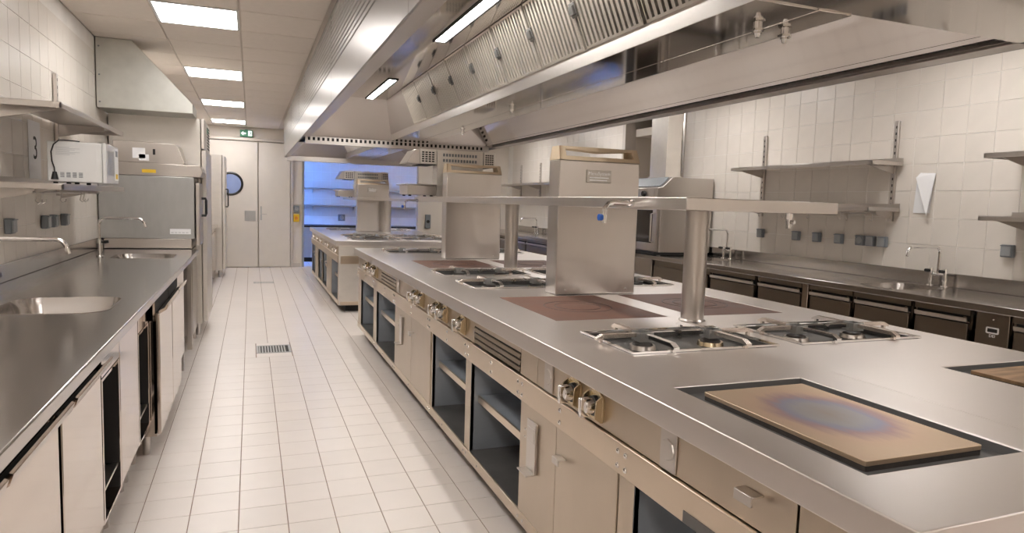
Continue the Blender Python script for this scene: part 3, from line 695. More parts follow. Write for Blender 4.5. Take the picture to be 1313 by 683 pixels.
# ---- salamander grills standing on the shelves
def salamander(label, dx, dy, z):
    t = thing('salamander_grill', label, 'grill', (1.84+dx, 6.32+dy, z), 'salamander grills on the shelves')
    X = lambda v: v+dx
    BX('column', LIGHTST, t, X(1.60), X(2.045), 6.14+dy, 6.30+dy, z, z+.43, bevel=.004)
    for r, zz in ((0, z+.385), (1, z+.335)):
        for k in range(12): BX('slot', GREYPL, t, X(1.655+k*.028), X(1.673+k*.028), 6.137+dy, 6.141+dy, zz-.013, zz+.013)
    for a, b in ((1.44, 1.595), (2.05, 2.165)):
        h = BX('heating_head', LIGHTST, t, X(a), X(b), 6.14+dy, 6.50+dy, z+.295, z+.43, bevel=.004)
        gx = (b-a-.03)/4
        for i in range(4):
            for j in range(5): BX('grille_hole', DARK, h, X(a+.017+i*gx), X(a+.017+i*gx+gx*.7), 6.137+dy, 6.141+dy, z+.315+j*.02, z+.315+j*.02+.012)
        BX('burner_face', DARK, h, X(a+.005), X(b-.005), 6.15+dy, 6.49+dy, z+.289, z+.295)
    MB().prism([(X(1.32), z+.30), (X(1.44), z+.295), (X(1.44), z+.43), (X(1.40), z+.425)], 'y', 6.16+dy, 6.50+dy).build('front_cowl', STEEL, t, bevel=.003)
    MB().box(X(1.33), X(1.595), 6.14+dy, 6.5+dy, z+.012, z+.10).box(X(1.30), X(1.60), 6.12+dy, 6.52+dy, z+.10, z+.112).build('grill_tray', STEEL, t, bevel=.004)
    for fx in (1.36, 1.56, 2.0):
        for fy in (6.18, 6.44): MB().cyl((X(fx), fy+dy, z), (X(fx), fy+dy, z+.014), .014).build('foot', BLACK, t)
    BX('base', STEEL, t, X(1.60), X(2.045), 6.30+dy, 6.50+dy, z+.012, z+.09, bevel=.003)
salamander('salamander grill with slotted back, end of the long overhead shelf', 0, 0, 1.444)
salamander('salamander grill standing on the short overhead shelf of the far island', 0, 5.35, 1.425)

# ================================================================== LEFT COUNTER
def faucet(label, x, y, z, reach, rise, rz=0, bridge=False):
    t = thing('faucet', label, 'faucet', (x, y, z), 'sink faucets', rz)
    # built around the origin, spout along +X
    def bb(b, n, m_, p=t): 
        w = wloc(p); b.v = [(a+w.x, c+w.y, d+w.z) for a, c, d in b.v]; return b.build(n, m_, p)
    cols = (-.055, .055) if bridge else (0,)
    for c in cols:
        cb = MB().cyl((0, c, 0), (0, c, .010), .026, .024, 20).cyl((0, c, .010), (0, c, .105), .014, .013, 16).cyl((0, c, .040), (0, c, .052), .019, n=16).cyl((0, c, .100), (0, c, .130), .017, .014, 16)
        cp = bb(cb, 'column', CHROME)
        bb(MB().cyl((0, c, .108), (.035, c, .112), .006).cyl((.030, c, .111), (.060, c, .114), .013, .011, 12), 'handle', BLACK, cp)
    if bridge: bb(MB().cyl((0, -.055, .085), (0, .055, .085), .011), 'bridge_bar', CHROME)
    else: bb(MB().cyl((0, .0, .09), (0, .05, .09), .012).cyl((0, .05, .02), (0, .05, .12), .013), 'mixer_body', CHROME)
    h = rise; pts = [(0, 0, .09), (0, 0, h-.05)]
    for k in range(1, 6): a = math.radians(90*k/5); pts.append((.04-.04*math.cos(a), 0, h-.05+.05*math.sin(a)))
    pts += [(reach-.05, 0, h)]
    for k in range(1, 6): a = math.radians(80*k/5); pts.append((reach-.05+.05*math.sin(a), 0, h-.05*(1-math.cos(a))))
    e = pts[-1]; pts.append((e[0]+.006, 0, e[2]-.025))
    bb(MB().tube(pts, .0105, 12), 'spout', CHROME)
    return t
LY0, LY1, LFX = .3, 6.755, -.445
t = thing('worktop', 'long stainless worktop with two sinks along the left wall', 'worktop', (-.85, 3.5, .858))
s1 = rrect(-1.0, -.567, 3.20, 3.68, .10, 6); s2 = rrect(-1.0, -.567, 5.82, 6.24, .10, 6)
MB().slab(rect(XL+.008, LFX, LY0, LY1), [s1, s2], .860, .9).build('slab', TOPD, t, bevel=.005, seg=3)
for lp in (s1, s2): MB().basin(lp, .8985, .16).build('sink', TOPD, t)
for lp in (s1, s2):
    cx = sum(p[0] for p in lp)/len(lp); cy = sum(p[1] for p in lp)/len(lp); MB().cyl((cx, cy, .739), (cx, cy, .742), .035, n=20).build('drain', CHROME, t)
MB().box(XL+.008, XL+.022, LY0, LY1, .9, .998).build('backsplash', TOPD, t, bevel=.004)
faucet('chrome faucet with long spout over the microwave-side sink', -1.10, 3.62, .901, .315, .275)
faucet('chrome faucet with lever beside the sink near the dishwasher', -1.085, 5.99, .901, .31, .295)
LCX = -.50
def carcass(t, xa, xb, y0, y1, z0, mat, front_low):
    """open-topped cabinet box; the front board goes up to the worktop, the rest stays below the sinks"""
    q = MB().box(xa, xb, y0, y0+.014, z0, .73).box(xa, xb, y1-.014, y1, z0, .73).box(xa, xb, y0+.014, y1-.014, z0, z0+.014)
    if front_low: q.box(xb-.012, xb, y0+.014, y1-.014, z0+.014, .73).box(xa, xa+.010, y0, y1, z0+.014, .853)
    else: q.box(xa, xa+.012, y0+.014, y1-.014, z0+.014, .73).box(xb-.010, xb, y0, y1, z0+.014, .857)
    q.build('body', mat, t)
def handle_lip(parent, y0, y1, fx, z=.80):
    MB().prism([(fx, z-.034), (fx+.038, z-.010), (fx+.046, z+.014), (fx+.038, z+.018), (fx+.028, z), (fx, z-.016)], 'y', y0+.004, y1-.004).build('handle', CAB, parent)
def left_cab(label, y0, y1, kind, fx=LCX, z0=.19):
    t = thing('base_cabinet', label, 'cabinet', (-.85, (y0+y1)/2, 0), 'cabinets under the left worktop')
    zt = .858; xb = XL+.03
    if kind == 'niche':
        q = MB()
        q.box(xb, fx, y0, y0+.018, z0, .73).box(xb, fx, y1-.018, y1, z0, .73).box(xb, xb+.012, y0+.018, y1-.018, z0, .73).box(xb+.012, fx, y0+.018, y1-.018, z0, z0+.012).box(xb+.012, fx-.013, y0+.018, y1-.018, .70, .712)
        q.build('body', CAB, t, bevel=.001)
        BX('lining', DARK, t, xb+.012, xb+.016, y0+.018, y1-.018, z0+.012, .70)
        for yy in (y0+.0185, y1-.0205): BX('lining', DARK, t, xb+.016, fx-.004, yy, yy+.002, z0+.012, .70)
        BX('apron', CAB, t, fx-.012, fx, y0+.001, y1-.001, .735, .857)
        BX('shelf', STEEL, t, xb+.016, fx-.01, y0+.021, y1-.021, z0+.10, z0+.112)
    else:
        carcass(t, xb, fx-.022, y0, y1, z0, CAB, False)
        if kind == 'door':
            d = BX('door', CAB, t, fx-.020, fx, y0+.004, y1-.004, z0+.01, .770, bevel=.003); handle_lip(d, y0, y1, fx-.004)
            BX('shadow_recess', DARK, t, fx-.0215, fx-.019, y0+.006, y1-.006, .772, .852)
        else: BX('panel', CAB, t, fx-.020, fx, y0+.004, y1-.004, z0+.01, .852, bevel=.003)
    for yy in (y0+.05, y1-.05):
        for xx in (xb+.06, fx-.08): MB().cyl((xx, yy, 0), (xx, yy, z0), .018, .021, 12).build('leg', STEEL, t)
    return t
left_cab('steel base cabinet with slanted pull handle, end of the left worktop', 1.00, 1.60, 'door')
left_cab('steel base cabinet with slanted pull handle, two doors before the first open bay', 1.62, 2.155, 'door')
left_cab('steel base cabinet with slanted pull handle, next to the first open bay', 2.185, 2.725, 'door')
left_cab('dark open bay under the left worktop with a low shelf, beside a pull-handle door', 2.735, 3.085, 'niche')
left_cab('plain steel base panel between the two dark open bays', 3.095, 3.57, 'panel')
left_cab('narrow dark open bay beside the protruding refrigerator door', 3.58, 3.925, 'niche')
left_cab('undercounter refrigerator with protruding steel door beside the narrow open bay', 3.95, 4.545, 'door', -.45, .11)
left_cab('undercounter refrigerator with protruding steel door beside the plain end cabinet', 4.56, 5.09, 'door', -.45, .11)
left_cab('plain steel end cabinet under the left worktop toward the dishwasher', 5.11, 5.80, 'panel', -.49, .16)
t = thing('support_frame', 'steel leg frame carrying the dishwasher end of the left worktop', 'frame', (-.85, 6.3, 0))
for yy in (5.86, 6.66):
    for xx in (-1.18, -.52): BX('leg', STEEL, t, xx-.02, xx+.02, yy, yy+.04, 0, .858, bevel=.003)
BX('rail', STEEL, t, -.535, -.505, 5.90, 6.66, .80, .85, bevel=.002); BX('rail', STEEL, t, -1.195, -1.165, 5.90, 6.66, .80, .85, bevel=.002)

# ---- shelves on the left wall
def wall_shelves(name, label, wallx, sgn, depth, y0, y1, levels, ups, top, bot, hooks=None):
    """sgn +1: shelves reach toward +X from wallx"""
    t = thing(name, label, 'shelf', (wallx+sgn*depth/2, (y0+y1)/2, bot), 'wall shelf units')
    xw = wallx+sgn*.008
    def xs(a, b): return (min(wallx+sgn*a, wallx+sgn*b), max(wallx+sgn*a, wallx+sgn*b))
    for u in ups:
        a, b = xs(.008, .030)
        up = BX('upright', STEEL, t, a, b, u-.018, u+.018, bot, top, bevel=.002)
        n = int((top-bot)/.05)
        for k in range(n):
            z = bot+.03+k*.05
            if z < top-.02: BX('slot', DARK, up, *xs(.030, .0305), u-.005, u+.005, z-.010, z+.010)
    for z in levels:
        a, b = xs(.032, depth); f0, f1 = xs(depth-.012, depth)
        sh = BX('shelf_board', STEEL, t, a, b, y0, y1, z-.004, z, bevel=.001)
        q = MB().box(f0, f1, y0, y1, z-.032, z-.004)
        for ye in (y0, y1-.012): q.box(a, b, ye, ye+.012, z-.032, z-.004)
        q.box(*xs(.032, .042), y0, y1, z, z+.03)
        q.build('shelf_edge', STEEL, t, bevel=.002)
        for u in ups:
            MB().prism([(wallx+sgn*.030, z-.004), (wallx+sgn*(depth-.05), z-.004), (wallx+sgn*(depth-.05), z-.03), (wallx+sgn*.10, z-.075), (wallx+sgn*.030, z-.09)], 'y', u-.004, u+.004).build('bracket', STEEL, t)
    if hooks:
        zh = levels[-1]-.05; xh = wallx+sgn*(depth*.55)
        b = MB().cyl((xh, y0+.06, zh), (xh, y1-.06, zh), .006, n=8)
        for u in ups: b.box(min(xh, xh)-.004, xh+.004, u-.02, u-.012, zh, levels[-1]-.004)
        b.build('hook_rail', STEEL, t)
        for hy in hooks:
            MB().tube([(xh, hy, zh+.008), (xh+sgn*.010, hy, zh), (xh+sgn*.004, hy, zh-.03), (xh, hy, zh-.045), (xh+sgn*.012, hy, zh-.058), (xh+sgn*.028, hy, zh-.05), (xh+sgn*.030, hy, zh-.036)], .003, 6).build('hook', STEEL, t)
    return t
wall_shelves('wall_shelf_unit', 'two steel wall shelves with hooks, the lower carrying the microwave', XL, 1, .35, 4.12, 5.92, [1.848, 1.433], [4.24, 5.49], 2.18, 1.36, [4.25, 4.33, 4.75, 5.25, 5.34])
wall_shelves('wall_shelf_unit', 'two steel wall shelves with hooks above the drawer counter sockets', XR, -1, .36, 3.855, 5.47, [1.815, 1.462], [3.942, 5.40], 2.135, 1.355, [3.95, 4.18, 4.26, 4.6, 4.9, 5.2])
wall_shelves('wall_shelf_unit', 'two steel wall shelves beyond the folded white paper on the right wall', XR, -1, .36, 1.4, 3.015, [1.815, 1.418], [1.55, 2.93], 1.86, 1.34)
wall_shelves('wall_shelf_unit', 'single steel wall shelf on the far right wall behind the flue towers', XR, -1, .30, 9.6, 12.2, [1.755], [9.99, 10.95, 11.85], 2.12, 1.40)

# ---- microwave
x0, x1, y0, y1, z0, z1 = -1.065, -.775, 4.52, 4.90, 1.446, 1.672
t = thing('microwave_oven', 'white microwave oven with black power cord draped over its side', 'microwave', ((x0+x1)/2, (y0+y1)/2, 1.434))
BX('casing', WHITE, t, x0, x1-.022, y0, y1, z0, z1, bevel=.006)
d = BX('door', WHITE, t, x1-.020, x1, y0-.002, y1, z0-.002, z1+.002, bevel=.005)
BX('door_window', GREYPL2, d, x1-.0005, x1+.001, y0+.04, y1-.15, z0+.05, z1-.04)
BX('sticker', YELLOW, d, x1, x1+.0012, y1-.10, y1-.03, z0+.03, z0+.06); BX('display', GREYPL, d, x1, x1+.0012, y1-.10, y1-.03, z1-.06, z1-.025); BX('control_panel', PAPER, d, x1-.0003, x1+.0008, y1-.125, y1-.006, z0+.02, z1-.01)
MB().slab(rrect(x0+.02, x1-.05, z0+.012, z1-.018, .012), [rrect(x0+.023, x1-.053, z0+.015, z1-.021, .011)], 0, .0015).xf(Matrix(((1, 0, 0, 0), (0, 0, 1, y0-.0014), (0, 1, 0, 0), (0, 0, 0, 1)))).build('panel_bead', WHITE, t)
for k in range(4):
    for j in range(5): BX('vent', GREYPL, t, x0+.062+k*.030, x0+.082+k*.030, y0-.0008, y0+.001, z0+.026+j*.006, z0+.0295+j*.006)
for j in range(7): BX('print_line', GREYINK, t, x0+.042, x0+.11+.05*((j*7) % 3)/2, y0-.0006, y0+.001, z1-.075+j*.007, z1-.0725+j*.007)
for xx in (x0+.03, -.93):
    for yy in (y0+.04, y1-.04): MB().cyl((xx, yy, 1.4345), (xx, yy, z0), .012).build('foot', BLACK, t)
MB().tube([(x0+.15, y0+.05, z1+.006), (x0+.10, y0+.02, z1+.008), (x0+.06, y0-.004, z1+.006), (x0+.035, y0-.008, z1-.02), (x0+.022, y0-.007, z1-.06), (x0+.025, y0-.007, z1-.11), (x0+.036, y0-.008, z1-.15), (x0+.038, y0-.010, z0+.05)], .0035, 8).build('power_cord', BLACK, t)
MB().cyl((x0+.038, y0-.013, z0+.055), (x0+.038, y0-.013, z0+.012), .010, .019, 14).build('plug', BLACK, t)
# ---- paper sign with the number 3
t = thing('paper_sign', 'white paper sheet with a large handwritten 3 on the left wall', 'sign', (XL+.0075, 5.0, 1.46))
BX('sheet', PAPER, t, XL+.0065, XL+.0078, 4.885, 5.135, 1.465, 1.815)
text('numeral', '3', .20, (XL+.0080, 5.02, 1.645), (0, 1, 0), (0, 0, 1), INK, t)
# ---- sockets
def socket(label, wallx, sgn, y, z, kind=0):
    xa = wallx+sgn*.0062
    t = thing('wall_socket', label, 'socket', (xa, y, z-.04), 'sockets on the tiled walls')
    def xs(a, b): return (min(xa+sgn*a, xa+sgn*b), max(xa+sgn*a, xa+sgn*b))
    BX('box', GREYPL, t, *xs(.0003, .035), y-.040, y+.040, z-.042, z+.042, bevel=.006)
    if kind == 0: BX('cover', GREYPL2, t, *xs(.035, .043), y-.033, y+.033, z-.034, z+.034, bevel=.005)
    else: MB().cyl((xa+sgn*.035, y, z), (xa+sgn*.041, y, z), .028, .026, 20).build('cover', BLACK if kind == 2 else GREYPL2, t)
    BX('hinge', GREYPL, t, *xs(.036, .047), y-.034, y+.034, z+.032, z+.038)
socket('grey socket box above the sink under the left shelves', XL, 1, 4.44, 1.195)
for y, l in ((5.13, 'first of two joined grey sockets under the microwave shelf'), (5.318, 'second of two close grey sockets under the microwave shelf'), (5.608, 'lone grey socket at the dishwasher end of the left wall')): socket(l, XL, 1, y, 1.193)
for y, l, k in ((5.385, 'grey socket box near the steam oven, at the shelf bracket', 0), (4.913, 'grey socket box under the middle of the hook rail, next to the bracket socket', 0), (4.667, 'grey socket box third from the steam oven under the hook rail', 0),
                (4.423, 'flat grey socket box fourth from the steam oven under the hook rail', 0), (4.204, 'grey socket with round open face, first of a row of three', 1), (4.102, 'middle grey socket box of the row of three', 0), (3.993, 'last grey socket box of the row of three, beside the paper', 0), (3.028, 'lone grey socket box right of the right-hand sink faucet', 0)): socket(l, XR, -1, y, 1.19, k)

# ---- dishwasher
yd = 6.80
t = thing('dishwasher', 'grey steel hood dishwasher at the end of the left worktop', 'dishwasher', (-.85, 7.04, 0))
BX('lower_body', STEEL, t, -1.22, -.50, yd+.01, 7.28, .10, .895, bevel=.004)
BX('base_strip', STEEL, t, -1.20, -.505, yd+.004, 7.28, .905, .992, bevel=.003)
BX('wash_hood', GREYST, t, -1.235, -.478, yd, 7.285, .993, 1.548, bevel=.006)
dd = BX('front_door', STEEL, t, -.470, -.435, yd+.02, 7.27, .93, 1.50, bevel=.006)
MB().tube([(-.435, 7.06, 1.36), (-.40, 7.06, 1.36), (-.395, 7.06, 1.34), (-.395, 7.06, 1.22), (-.40, 7.06, 1.20), (-.435, 7.06, 1.20)], .012, 10).build('door_handle', BLACK, dd)
MB().prism([(-1.235, 1.551), (-.425, 1.551), (-.405, 1.60), (-.43, 1.655), (-1.235, 1.665)], 'y', yd+.002, 7.285).build('canopy', STEEL, t, bevel=.004)
MB().prism([(-1.12, 1.665), (-.565, 1.66), (-.625, 1.838), (-1.12, 1.848)], 'y', yd+.03, 7.25).build('control_head', STEEL, t, bevel=.004)
MB().prism([(-.575, 1.668), (-.558, 1.672), (-.613, 1.826), (-.630, 1.822)], 'y', yd+.06, 7.22).build('control_fascia', LIGHTST, t)
MB().box(-.97, -.87, yd+.0285, yd+.0296, 1.70, 1.79).box(-.92, -.84, yd+.0285, yd+.0296, 1.68, 1.735).build('data_label', PAPER, t)
BX('switch', BLACK, t, -.81, -.79, yd+.024, yd+.03, 1.735, 1.785, bevel=.002)
BX('warning_label', YELLOW, t, -.895, -.785, yd+.0008, yd+.0018, 1.575, 1.605)
BX('data_label', PAPER, t, -.68, -.51, yd-.0012, yd-.0003, 1.035, 1.082)
for k in range(5): BX('print_line', GREYINK, t, -.672+k*.030, -.650+k*.030, yd-.0018, yd-.0012, 1.046, 1.052)
for xx in (-1.16, -.53):
    for yy in (yd+.06, 7.22): MB().cyl((xx, yy, 0), (xx, yy, .1), .026, .022, 14).build('foot', STEEL, t)
# ---- galvanised duct above it
t = thing('ventilation_duct', 'galvanised sloped ventilation duct in the corner above the dishwasher', 'duct', (-.86, 7.2, 2.118))
MB().prism([(-1.24, 2.715), (-.965, 2.715), (-.485, 2.205), (-.485, 2.12), (-1.24, 2.12)], 'y', 6.86, 7.32).build('duct_body', GALV, t, bevel=.004)
for zz in (2.17, 2.40, 2.64): MB().dome((-1.215, 6.86, zz), .008, (0, -1, 0)).build('rivet', GREYPL, t)
# ---- tall refrigerators and low side counter
def fridge(label, y0, y1, zt, grille):
    t = thing('refrigerator', label, 'refrigerator', (-.83, (y0+y1)/2, 0), 'tall refrigerators')
    BX('body', LIGHTST, t, -1.235, -.455, y0, y1, .12, zt, bevel=.004)
    ztd = zt-.30 if grille else zt-.02
    d = BX('door', LIGHTST, t, -.450, -.405, y0+.01, y1-.01, .14, ztd, bevel=.006)
    if not grille: MB().tube([(-.405, y0+.12, 1.50), (-.37, y0+.12, 1.50), (-.362, y0+.12, 1.48), (-.362, y0+.12, 1.22), (-.37, y0+.12, 1.20), (-.405, y0+.12, 1.20)], .011, 10).build('door_handle', BLACK, d)
    if grille:
        g = BX('grille_box', LIGHTST, t, -.450, -.42, y0+.002, y1-.01, ztd+.015, zt, bevel=.003)
        for k in range(8): BX('grille_slot', DARK, g, -.4205, -.4185, y0+.45, y1-.05, ztd+.04+k*.03, ztd+.055+k*.03)
        BX('maker_plate', GREEN, g, -.4205, -.4185, y0+.40, y0+.62, zt-.10, zt-.05)
    for xx in (-1.18, -.50):
        for yy in (y0+.06, y1-.06): MB().cyl((xx, yy, 0), (xx, yy, .12), .022, .026, 12).build('foot', STEEL, t)
fridge('tall pale refrigerator behind the dishwasher with louvred top', 7.33, 8.22, 2.125, True)
fridge('tall steel refrigerator beside the far double door', 12.50, 13.35, 2.07, False)
t = thing('side_counter', 'low steel counter between the two tall refrigerators', 'counter', (-.87, 10.35, 0))
BX('counter_top', TOPD, t, -1.235, -.52, 8.26, 12.44, .865, .9, bevel=.004); BX('cabinet_body', CAB, t, -1.2, -.56, 8.28, 12.42, .12, .864)
for k in range(6): BX('door', CAB, t, -.559, -.545, 8.30+k*.685, 8.97+k*.685, .15, .80, bevel=.003)
for xx in (-1.15, -.6):
    for yy in (8.4, 10.3, 12.3): MB().cyl((xx, yy, 0), (xx, yy, .12), .022).build('leg', STEEL, t)

# ================================================================== RIGHT COUNTER
RY0, RY1, RFX = .9, 7.00, 4.0
t = thing('worktop', 'long dark stainless worktop with sinks along the right wall', 'worktop', (4.36, 4, .853))
s1 = rrect(4.09, 4.585, 3.30, 3.70, .12, 6); s2 = rrect(4.12, 4.55, 5.55, 5.98, .12, 6)
MB().slab(rect(RFX, XR-.008, RY0, RY1), [s1, s2], .855, .9).build('slab', TOPD, t, bevel=.005, seg=3)
for lp in (s1, s2):
    MB().basin(lp, .8985, .15).build('sink', TOPD, t); cx = sum(p[0] for p in lp)/len(lp); cy = sum(p[1] for p in lp)/len(lp); MB().cyl((cx, cy, .749), (cx, cy, .752), .035, n=20).build('drain', CHROME, t)
MB().box(XR-.022, XR-.008, RY0, 6.79, .9, 1.0).build('backsplash', TOPD, t, bevel=.004)
faucet('chrome bridge faucet with two black handles by the right-hand sink', 4.64, 3.46, .901, .32, .285, math.pi, True)
faucet('chrome bridge faucet beside the steam oven', 4.62, 5.78, .901, .30, .30, math.pi, True)
def right_cab(name, label, y0, y1, kind='drawer', fx=4.03, z0=.13):
    t = thing(name, label, 'cabinet', (4.36, (y0+y1)/2, 0), 'refrigerated drawer units under the right worktop')
    carcass(t, fx+.02, XR-.03, y0, y1, z0, RCAB, True)
    if kind == 'drawer':
        BX('top_rail', RCAB, t, fx, fx+.02, y0+.004, y1-.004, .815, .850, bevel=.002)
        for (a, b) in ((.475, .765), (z0+.01, .42)):
            d = BX('drawer', RCAB, t, fx-.002, fx+.019, y0+.014, y1-.014, a, b, bevel=.003)
            MB().prism([(fx+.018, b+.002), (fx-.010, b+.010), (fx-.014, b+.034), (fx-.008, b+.036), (fx-.002, b+.016), (fx+.018, b+.008)], 'y', y0+.014, y1-.014).build('pull_handle', STEEL, d)
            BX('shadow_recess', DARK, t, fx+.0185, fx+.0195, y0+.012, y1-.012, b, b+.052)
        MB().cyl((fx, y0+.03, .80), (fx-.012, y0+.03, .80), .009, n=12).build('lock', CHROME, t)
    elif kind == 'control':
        p = BX('control_panel', RCAB, t, fx, fx+.02, y0+.004, y1-.004, z0+.01, .850, bevel=.003)
        cy = (y0+y1)/2-.005; zz = .752
        MB().slab(rrect(cy-.037, cy+.037, zz-.019, zz+.019, .007), [rrect(cy-.029, cy+.029, zz-.011, zz+.011, .003)], 0, .004).xf(Matrix(((0, 0, -1, fx), (1, 0, 0, 0), (0, 1, 0, 0), (0, 0, 0, 1)))).build('display_frame', PAPER, p)
        BX('display', BLACK, p, fx-.002, fx, cy-.029, cy+.029, zz-.011, zz+.011)
        text('lettering', 'DEI', .024, (fx-.0012, cy, zz-.033), (0, -1, 0), (0, 0, 1), PAPER, p)
        MB().dome((fx, cy, .815), .006, (-1, 0, 0)).build('lamp', CHROME, p)
    else:
        d = BX('door', RCAB, t, fx-.002, fx+.02, y0+.012, y1-.012, z0+.01, .79, bevel=.003)
        BX('latch_label', PAPER, d, fx-.0035, fx-.002, y0+.05, y0+.085, .70, .715)
    for xx in (fx+.08, XR-.1):
        for yy in (y0+.04, y1-.04): MB().cyl((xx, yy, 0), (xx, yy, z0), .018, n=10).build('leg', STEEL, t)
right_cab('drawer_cabinet', 'dark steel drawer unit at the near end beyond the digital display panel', 1.55, 2.535)
right_cab('control_cabinet', 'dark steel control panel unit with white framed digital display', 2.545, 2.745, 'control')
right_cab('drawer_cabinet', 'dark steel drawer unit next to the digital display panel', 2.775, 3.15)
right_cab('drawer_cabinet', 'dark steel drawer unit just below the right-hand sink faucet', 3.17, 3.625)
right_cab('drawer_cabinet', 'dark steel drawer unit between the sink and the wide post', 3.638, 4.045)
right_cab('drawer_cabinet', 'dark steel drawer unit beyond the wide post under the sockets', 4.12, 4.62)
right_cab('drawer_cabinet', 'dark steel drawer unit next to the plain door cabinet', 4.65, 5.265)
right_cab('base_cabinet', 'brown steel base cabinet with plain door before the steam oven', 5.29, 6.24, 'door')
BX('divider_post', CAB, None, 4.025, 4.10, 4.052, 4.112, .0, .853, bevel=.003, label='light steel post between the dark drawer units under the right worktop', cat='post')
t = thing('oven_stand', 'open steel stand with dark underside beneath the steam oven', 'stand', (4.36, 6.62, 0))
for yy in (6.26, 6.95):
    for xx in (4.03, 4.64): BX('leg', STEEL, t, xx, xx+.04, yy, yy+.04, 0, .853, bevel=.003)
BX('low_shelf', STEEL, t, 4.03, 4.68, 6.30, 6.95, .25, .27); BX('back_panel', DARK, t, 4.60, 4.61, 6.30, 6.95, .27, .85)
b = MB().tube([(4.2, 6.5, .30), (4.2, 6.5, .6), (4.25, 6.55, .75), (4.4, 6.6, .80)], .018).cyl((4.3, 6.7, .27), (4.3, 6.7, .45), .09); b.build('siphon', STEEL, t)

# ---- steam oven with its condensation hood
t = thing('steam_oven', 'countertop steam oven with glass door and slanted condensation hood', 'oven', (4.36, 6.55, .902))
ya, yb = 6.15, 6.97; xf = 4.00
BX('casing', STEEL, t, xf+.03, 4.68, ya, yb, .935, 1.45, bevel=.005)
d = BX('door', STEEL, t, xf-.005, xf+.029, ya+.02, yb-.20, .95, 1.42, bevel=.004); BX('door_glass', GLASSD, d, xf-.008, xf-.004, ya+.09, yb-.26, 1.03, 1.38)
MB().tube([(xf-.005, ya+.05, 1.04), (xf-.05, ya+.05, 1.05), (xf-.05, ya+.05, 1.34), (xf-.005, ya+.05, 1.35)], .01).build('door_handle', STEEL, d)
BX('control_column', BLACK, t, xf, xf+.029, yb-.19, yb-.01, .95, 1.42, bevel=.003)
BX('drip_tray', DARK, t, xf-.01, 4.64, ya+.02, yb-.02, .905, .934)
for xx in (xf+.07, 4.60):
    for yy in (ya+.06, yb-.06): MB().cyl((xx, yy, .9005), (xx, yy, .936), .02, n=12).build('foot', STEEL, t)
MB().prism([(xf-.015, 1.452), (4.69, 1.452), (4.69, 1.735), (4.165, 1.735), (xf+.05, 1.628), (xf-.015, 1.615)], 'y', ya, yb).build('condensation_hood', STEEL, t, bevel=.004)
MB().prism([(xf+.055, 1.634), (xf+.156, 1.731), (xf+.152, 1.735), (xf+.051, 1.638)], 'y', ya+.06, yb-.06).build('hood_window', GREYPL, t)
BX('control_strip', STEEL, t, xf-.018, xf-.015, ya+.05, yb-.05, 1.50, 1.605)
MB().cyl((xf-.018, 6.40, 1.555), (xf-.045, 6.40, 1.555), .032, .028, 20).build('control_knob', BLACK, t)
t = thing('exhaust_duct', 'square steel exhaust duct rising from the steam oven hood', 'duct', (4.33, 6.56, 1.737))
BX('duct_body', LIGHTST, t, 4.235, 4.425, 6.40, 6.72, 1.737, ZC, bevel=.003); BX('collar', LIGHTST, t, 4.222, 4.438, 6.388, 6.732, 1.737, 1.757)
# ---- folded paper on the wall
t = thing('folded_paper', 'white folded paper hanging on the right tiled wall beside the shelves', 'paper', (XR-.01, 3.67, 1.42))
def sheet(pts, name, off0=.0072, thick=.0012):
    n = len(pts); vs = [(XR-off0-o, y, z) for y, z, o in pts]+[(XR-off0-o-thick, y, z) for y, z, o in pts]
    MB().add(vs, [tuple(range(n)), tuple(range(2*n-1, n-1, -1))]+[(i, (i+1) % n, n+(i+1) % n, n+i) for i in range(n)]).build(name, PAPER, t)
sheet([(3.745, 1.69, .001), (3.757, 1.425, .004), (3.62, 1.425, .006), (3.61, 1.72, .001), (3.72, 1.725, .001)], 'back_sheet')
sheet([(3.742, 1.69, .016), (3.60, 1.405, .060), (3.588, 1.72, .010), (3.715, 1.728, .004)], 'folded_flap', .0115)
# ---- far right counter
t = thing('worktop', 'far stainless worktop beyond the passage on the right wall', 'worktop', (4.38, 10.4, .853))
MB().box(4.04, XR-.008, 8.25, 12.55, .855, .9).build('slab', TOPD, t, bevel=.005); MB().box(XR-.022, XR-.008, 8.25, 12.55, .9, 1.0).build('backsplash', TOPD, t, bevel=.003)
names = ['next to the passage opening', 'second from the passage opening', 'third from the passage opening', 'fourth from the passage opening', 'in the corner of the cross wall']
for k in range(5):
    right_cab('drawer_cabinet', 'far steel drawer unit '+names[k], 8.28+k*.85, 8.28+k*.85+.83, 'drawer', 4.07)
faucet('chrome faucet on the far right worktop behind the flue tower', 4.62, 10.85, .901, .30, .26, math.pi, True)

# ================================================================== FAR END
t = thing('exit_sign', 'green exit sign with white arrow above the double door', 'sign', (-.075, YF-.05, 2.52))
BX('body', GREEN, t, -.19, .04, YF-.085, YF-.045, 2.525, 2.655, bevel=.003)
MB().prism([(-.175, 2.59), (-.13, 2.63), (-.13, 2.605), (-.085, 2.605), (-.085, 2.575), (-.13, 2.575), (-.13, 2.55)], 'y', YF-.087, YF-.0852).build('arrow', EXITW, t)
b = MB().prism([(-.045, 2.545), (.025, 2.545), (.025, 2.64), (-.045, 2.64)], 'y', YF-.087, YF-.0852); b.build('doorway_pictogram', EXITW, t)
b = MB().prism([(-.02, 2.555), (-.01, 2.555), (.0, 2.585), (.012, 2.56), (.018, 2.565), (.004, 2.60), (.012, 2.60), (.012, 2.608), (-.005, 2.612), (-.015, 2.60), (-.012, 2.595), (-.006, 2.60), (-.008, 2.585)], 'y', YF-.0885, YF-.0871); b.cyl((.002, YF-.0885, 2.622), (.002, YF-.0871, 2.622), .008, n=10); b.build('running_figure', GREEN, t)
BX('bracket', GREEN, t, -.10, -.05, YF-.06, YF, 2.655, 2.665)
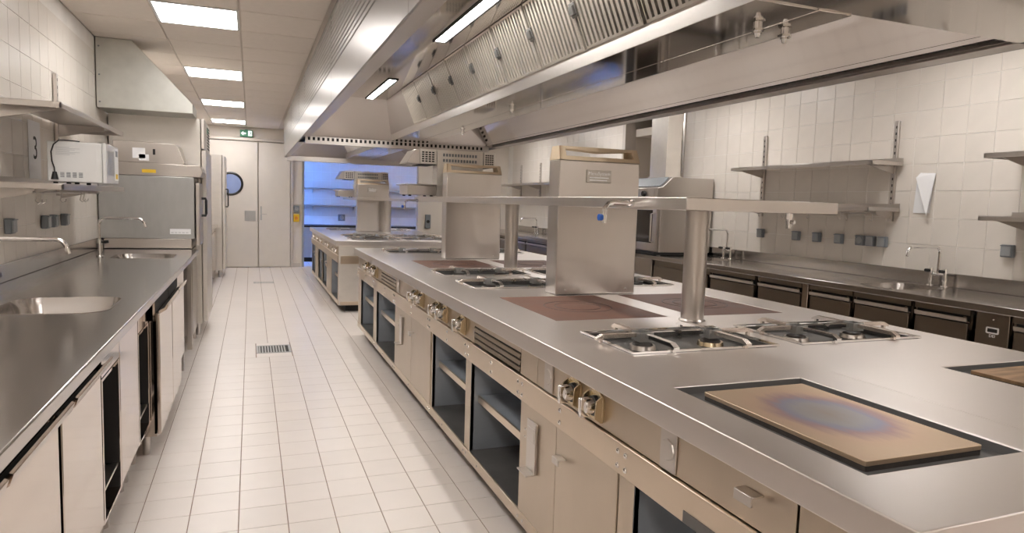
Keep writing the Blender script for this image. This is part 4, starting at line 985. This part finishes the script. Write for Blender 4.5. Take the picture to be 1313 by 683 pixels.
def wallbox(name, label, cat, x, y, z, w, h, mat, cov):
    t = thing(name, label, cat, (x, y, z-h/2)); BX('box', mat, t, x-w/2, x+w/2, y-.045, y-.0005, z-h/2, z+h/2, bevel=.005); MB().cyl((x, y-.045, z), (x, y-.062, z), w*.32, w*.28, 16).build('button', cov, t)
wallbox('light_switch', 'grey switch box on the wall beside the double door', 'switch', .85, YF, 1.165, .11, .14, GREYPL, GREYPL2)
wallbox('emergency_switch', 'orange and yellow emergency switch under the grey switch box', 'switch', .85, YF, .985, .11, .15, YELLOW, ORANGE)
wallbox('wall_phone', 'dark intercom box on the cross wall behind the salamander grill', 'intercom', 3.12, 12.6, 1.02, .10, .26, GREYPL, BLACK)
wallbox('wall_socket', 'grey socket on the blue-lit alcove wall', 'socket', 1.94, YA-.004, .965, .15, .15, GREYPL, GREYPL2)
for z, l in ((1.625, 'upper dark shelf rail on the blue-lit alcove wall'), (1.25, 'lower dark shelf rail on the blue-lit alcove wall')):
    t = thing('alcove_shelf', l, 'shelf', (2.3, YA-.15, z-.05), 'alcove shelves')
    BX('board', GREYST, t, .60, 4.3, YA-.26, YA-.005, z-.035, z, bevel=.003)
    for xx in (1.3, 2.2, 3.0, 3.9): MB().prism([(YA-.22, z-.035), (YA-.005, z-.035), (YA-.005, z-.12)], 'x', xx-.004, xx+.004).build('bracket', GREYST, t)
t = thing('alcove_counter', 'low counter with dark top along the blue-lit alcove wall', 'counter', (2.4, YA-.35, 0))
BX('counter_top', BLACK, t, .60, 4.4, YA-.66, YA-.006, .76, .80, bevel=.004); BX('counter_body', GREYST, t, .62, 4.38, YA-.62, YA-.006, .10, .76); BX('plinth', DARK, t, .7, 4.3, YA-.55, YA-.05, 0, .10)
# ---- floor drains
for (a, b_, c, d), l in zip(DRAINS, ('rectangular steel floor drain in the middle of the aisle', 'small floor drain near the far double door')):
    t = thing('floor_drain', l, 'drain', ((a+b_)/2, (c+d)/2, -.003))
    MB().slab(rect(a, b_, c, d), [rect(a+.02, b_-.02, c+.02, d-.02)], -.003, .002).build('frame', GREYST, t)
    BX('sump', DARK, t, a+.02, b_-.02, c+.02, d-.02, -.003, -.0015)
    n = int((b_-a-.04)/.024)
    for k in range(n): BX('slat', GREYST, t, a+.024+k*.024, a+.024+k*.024+.013, c+.021, d-.021, -.0014, .001)
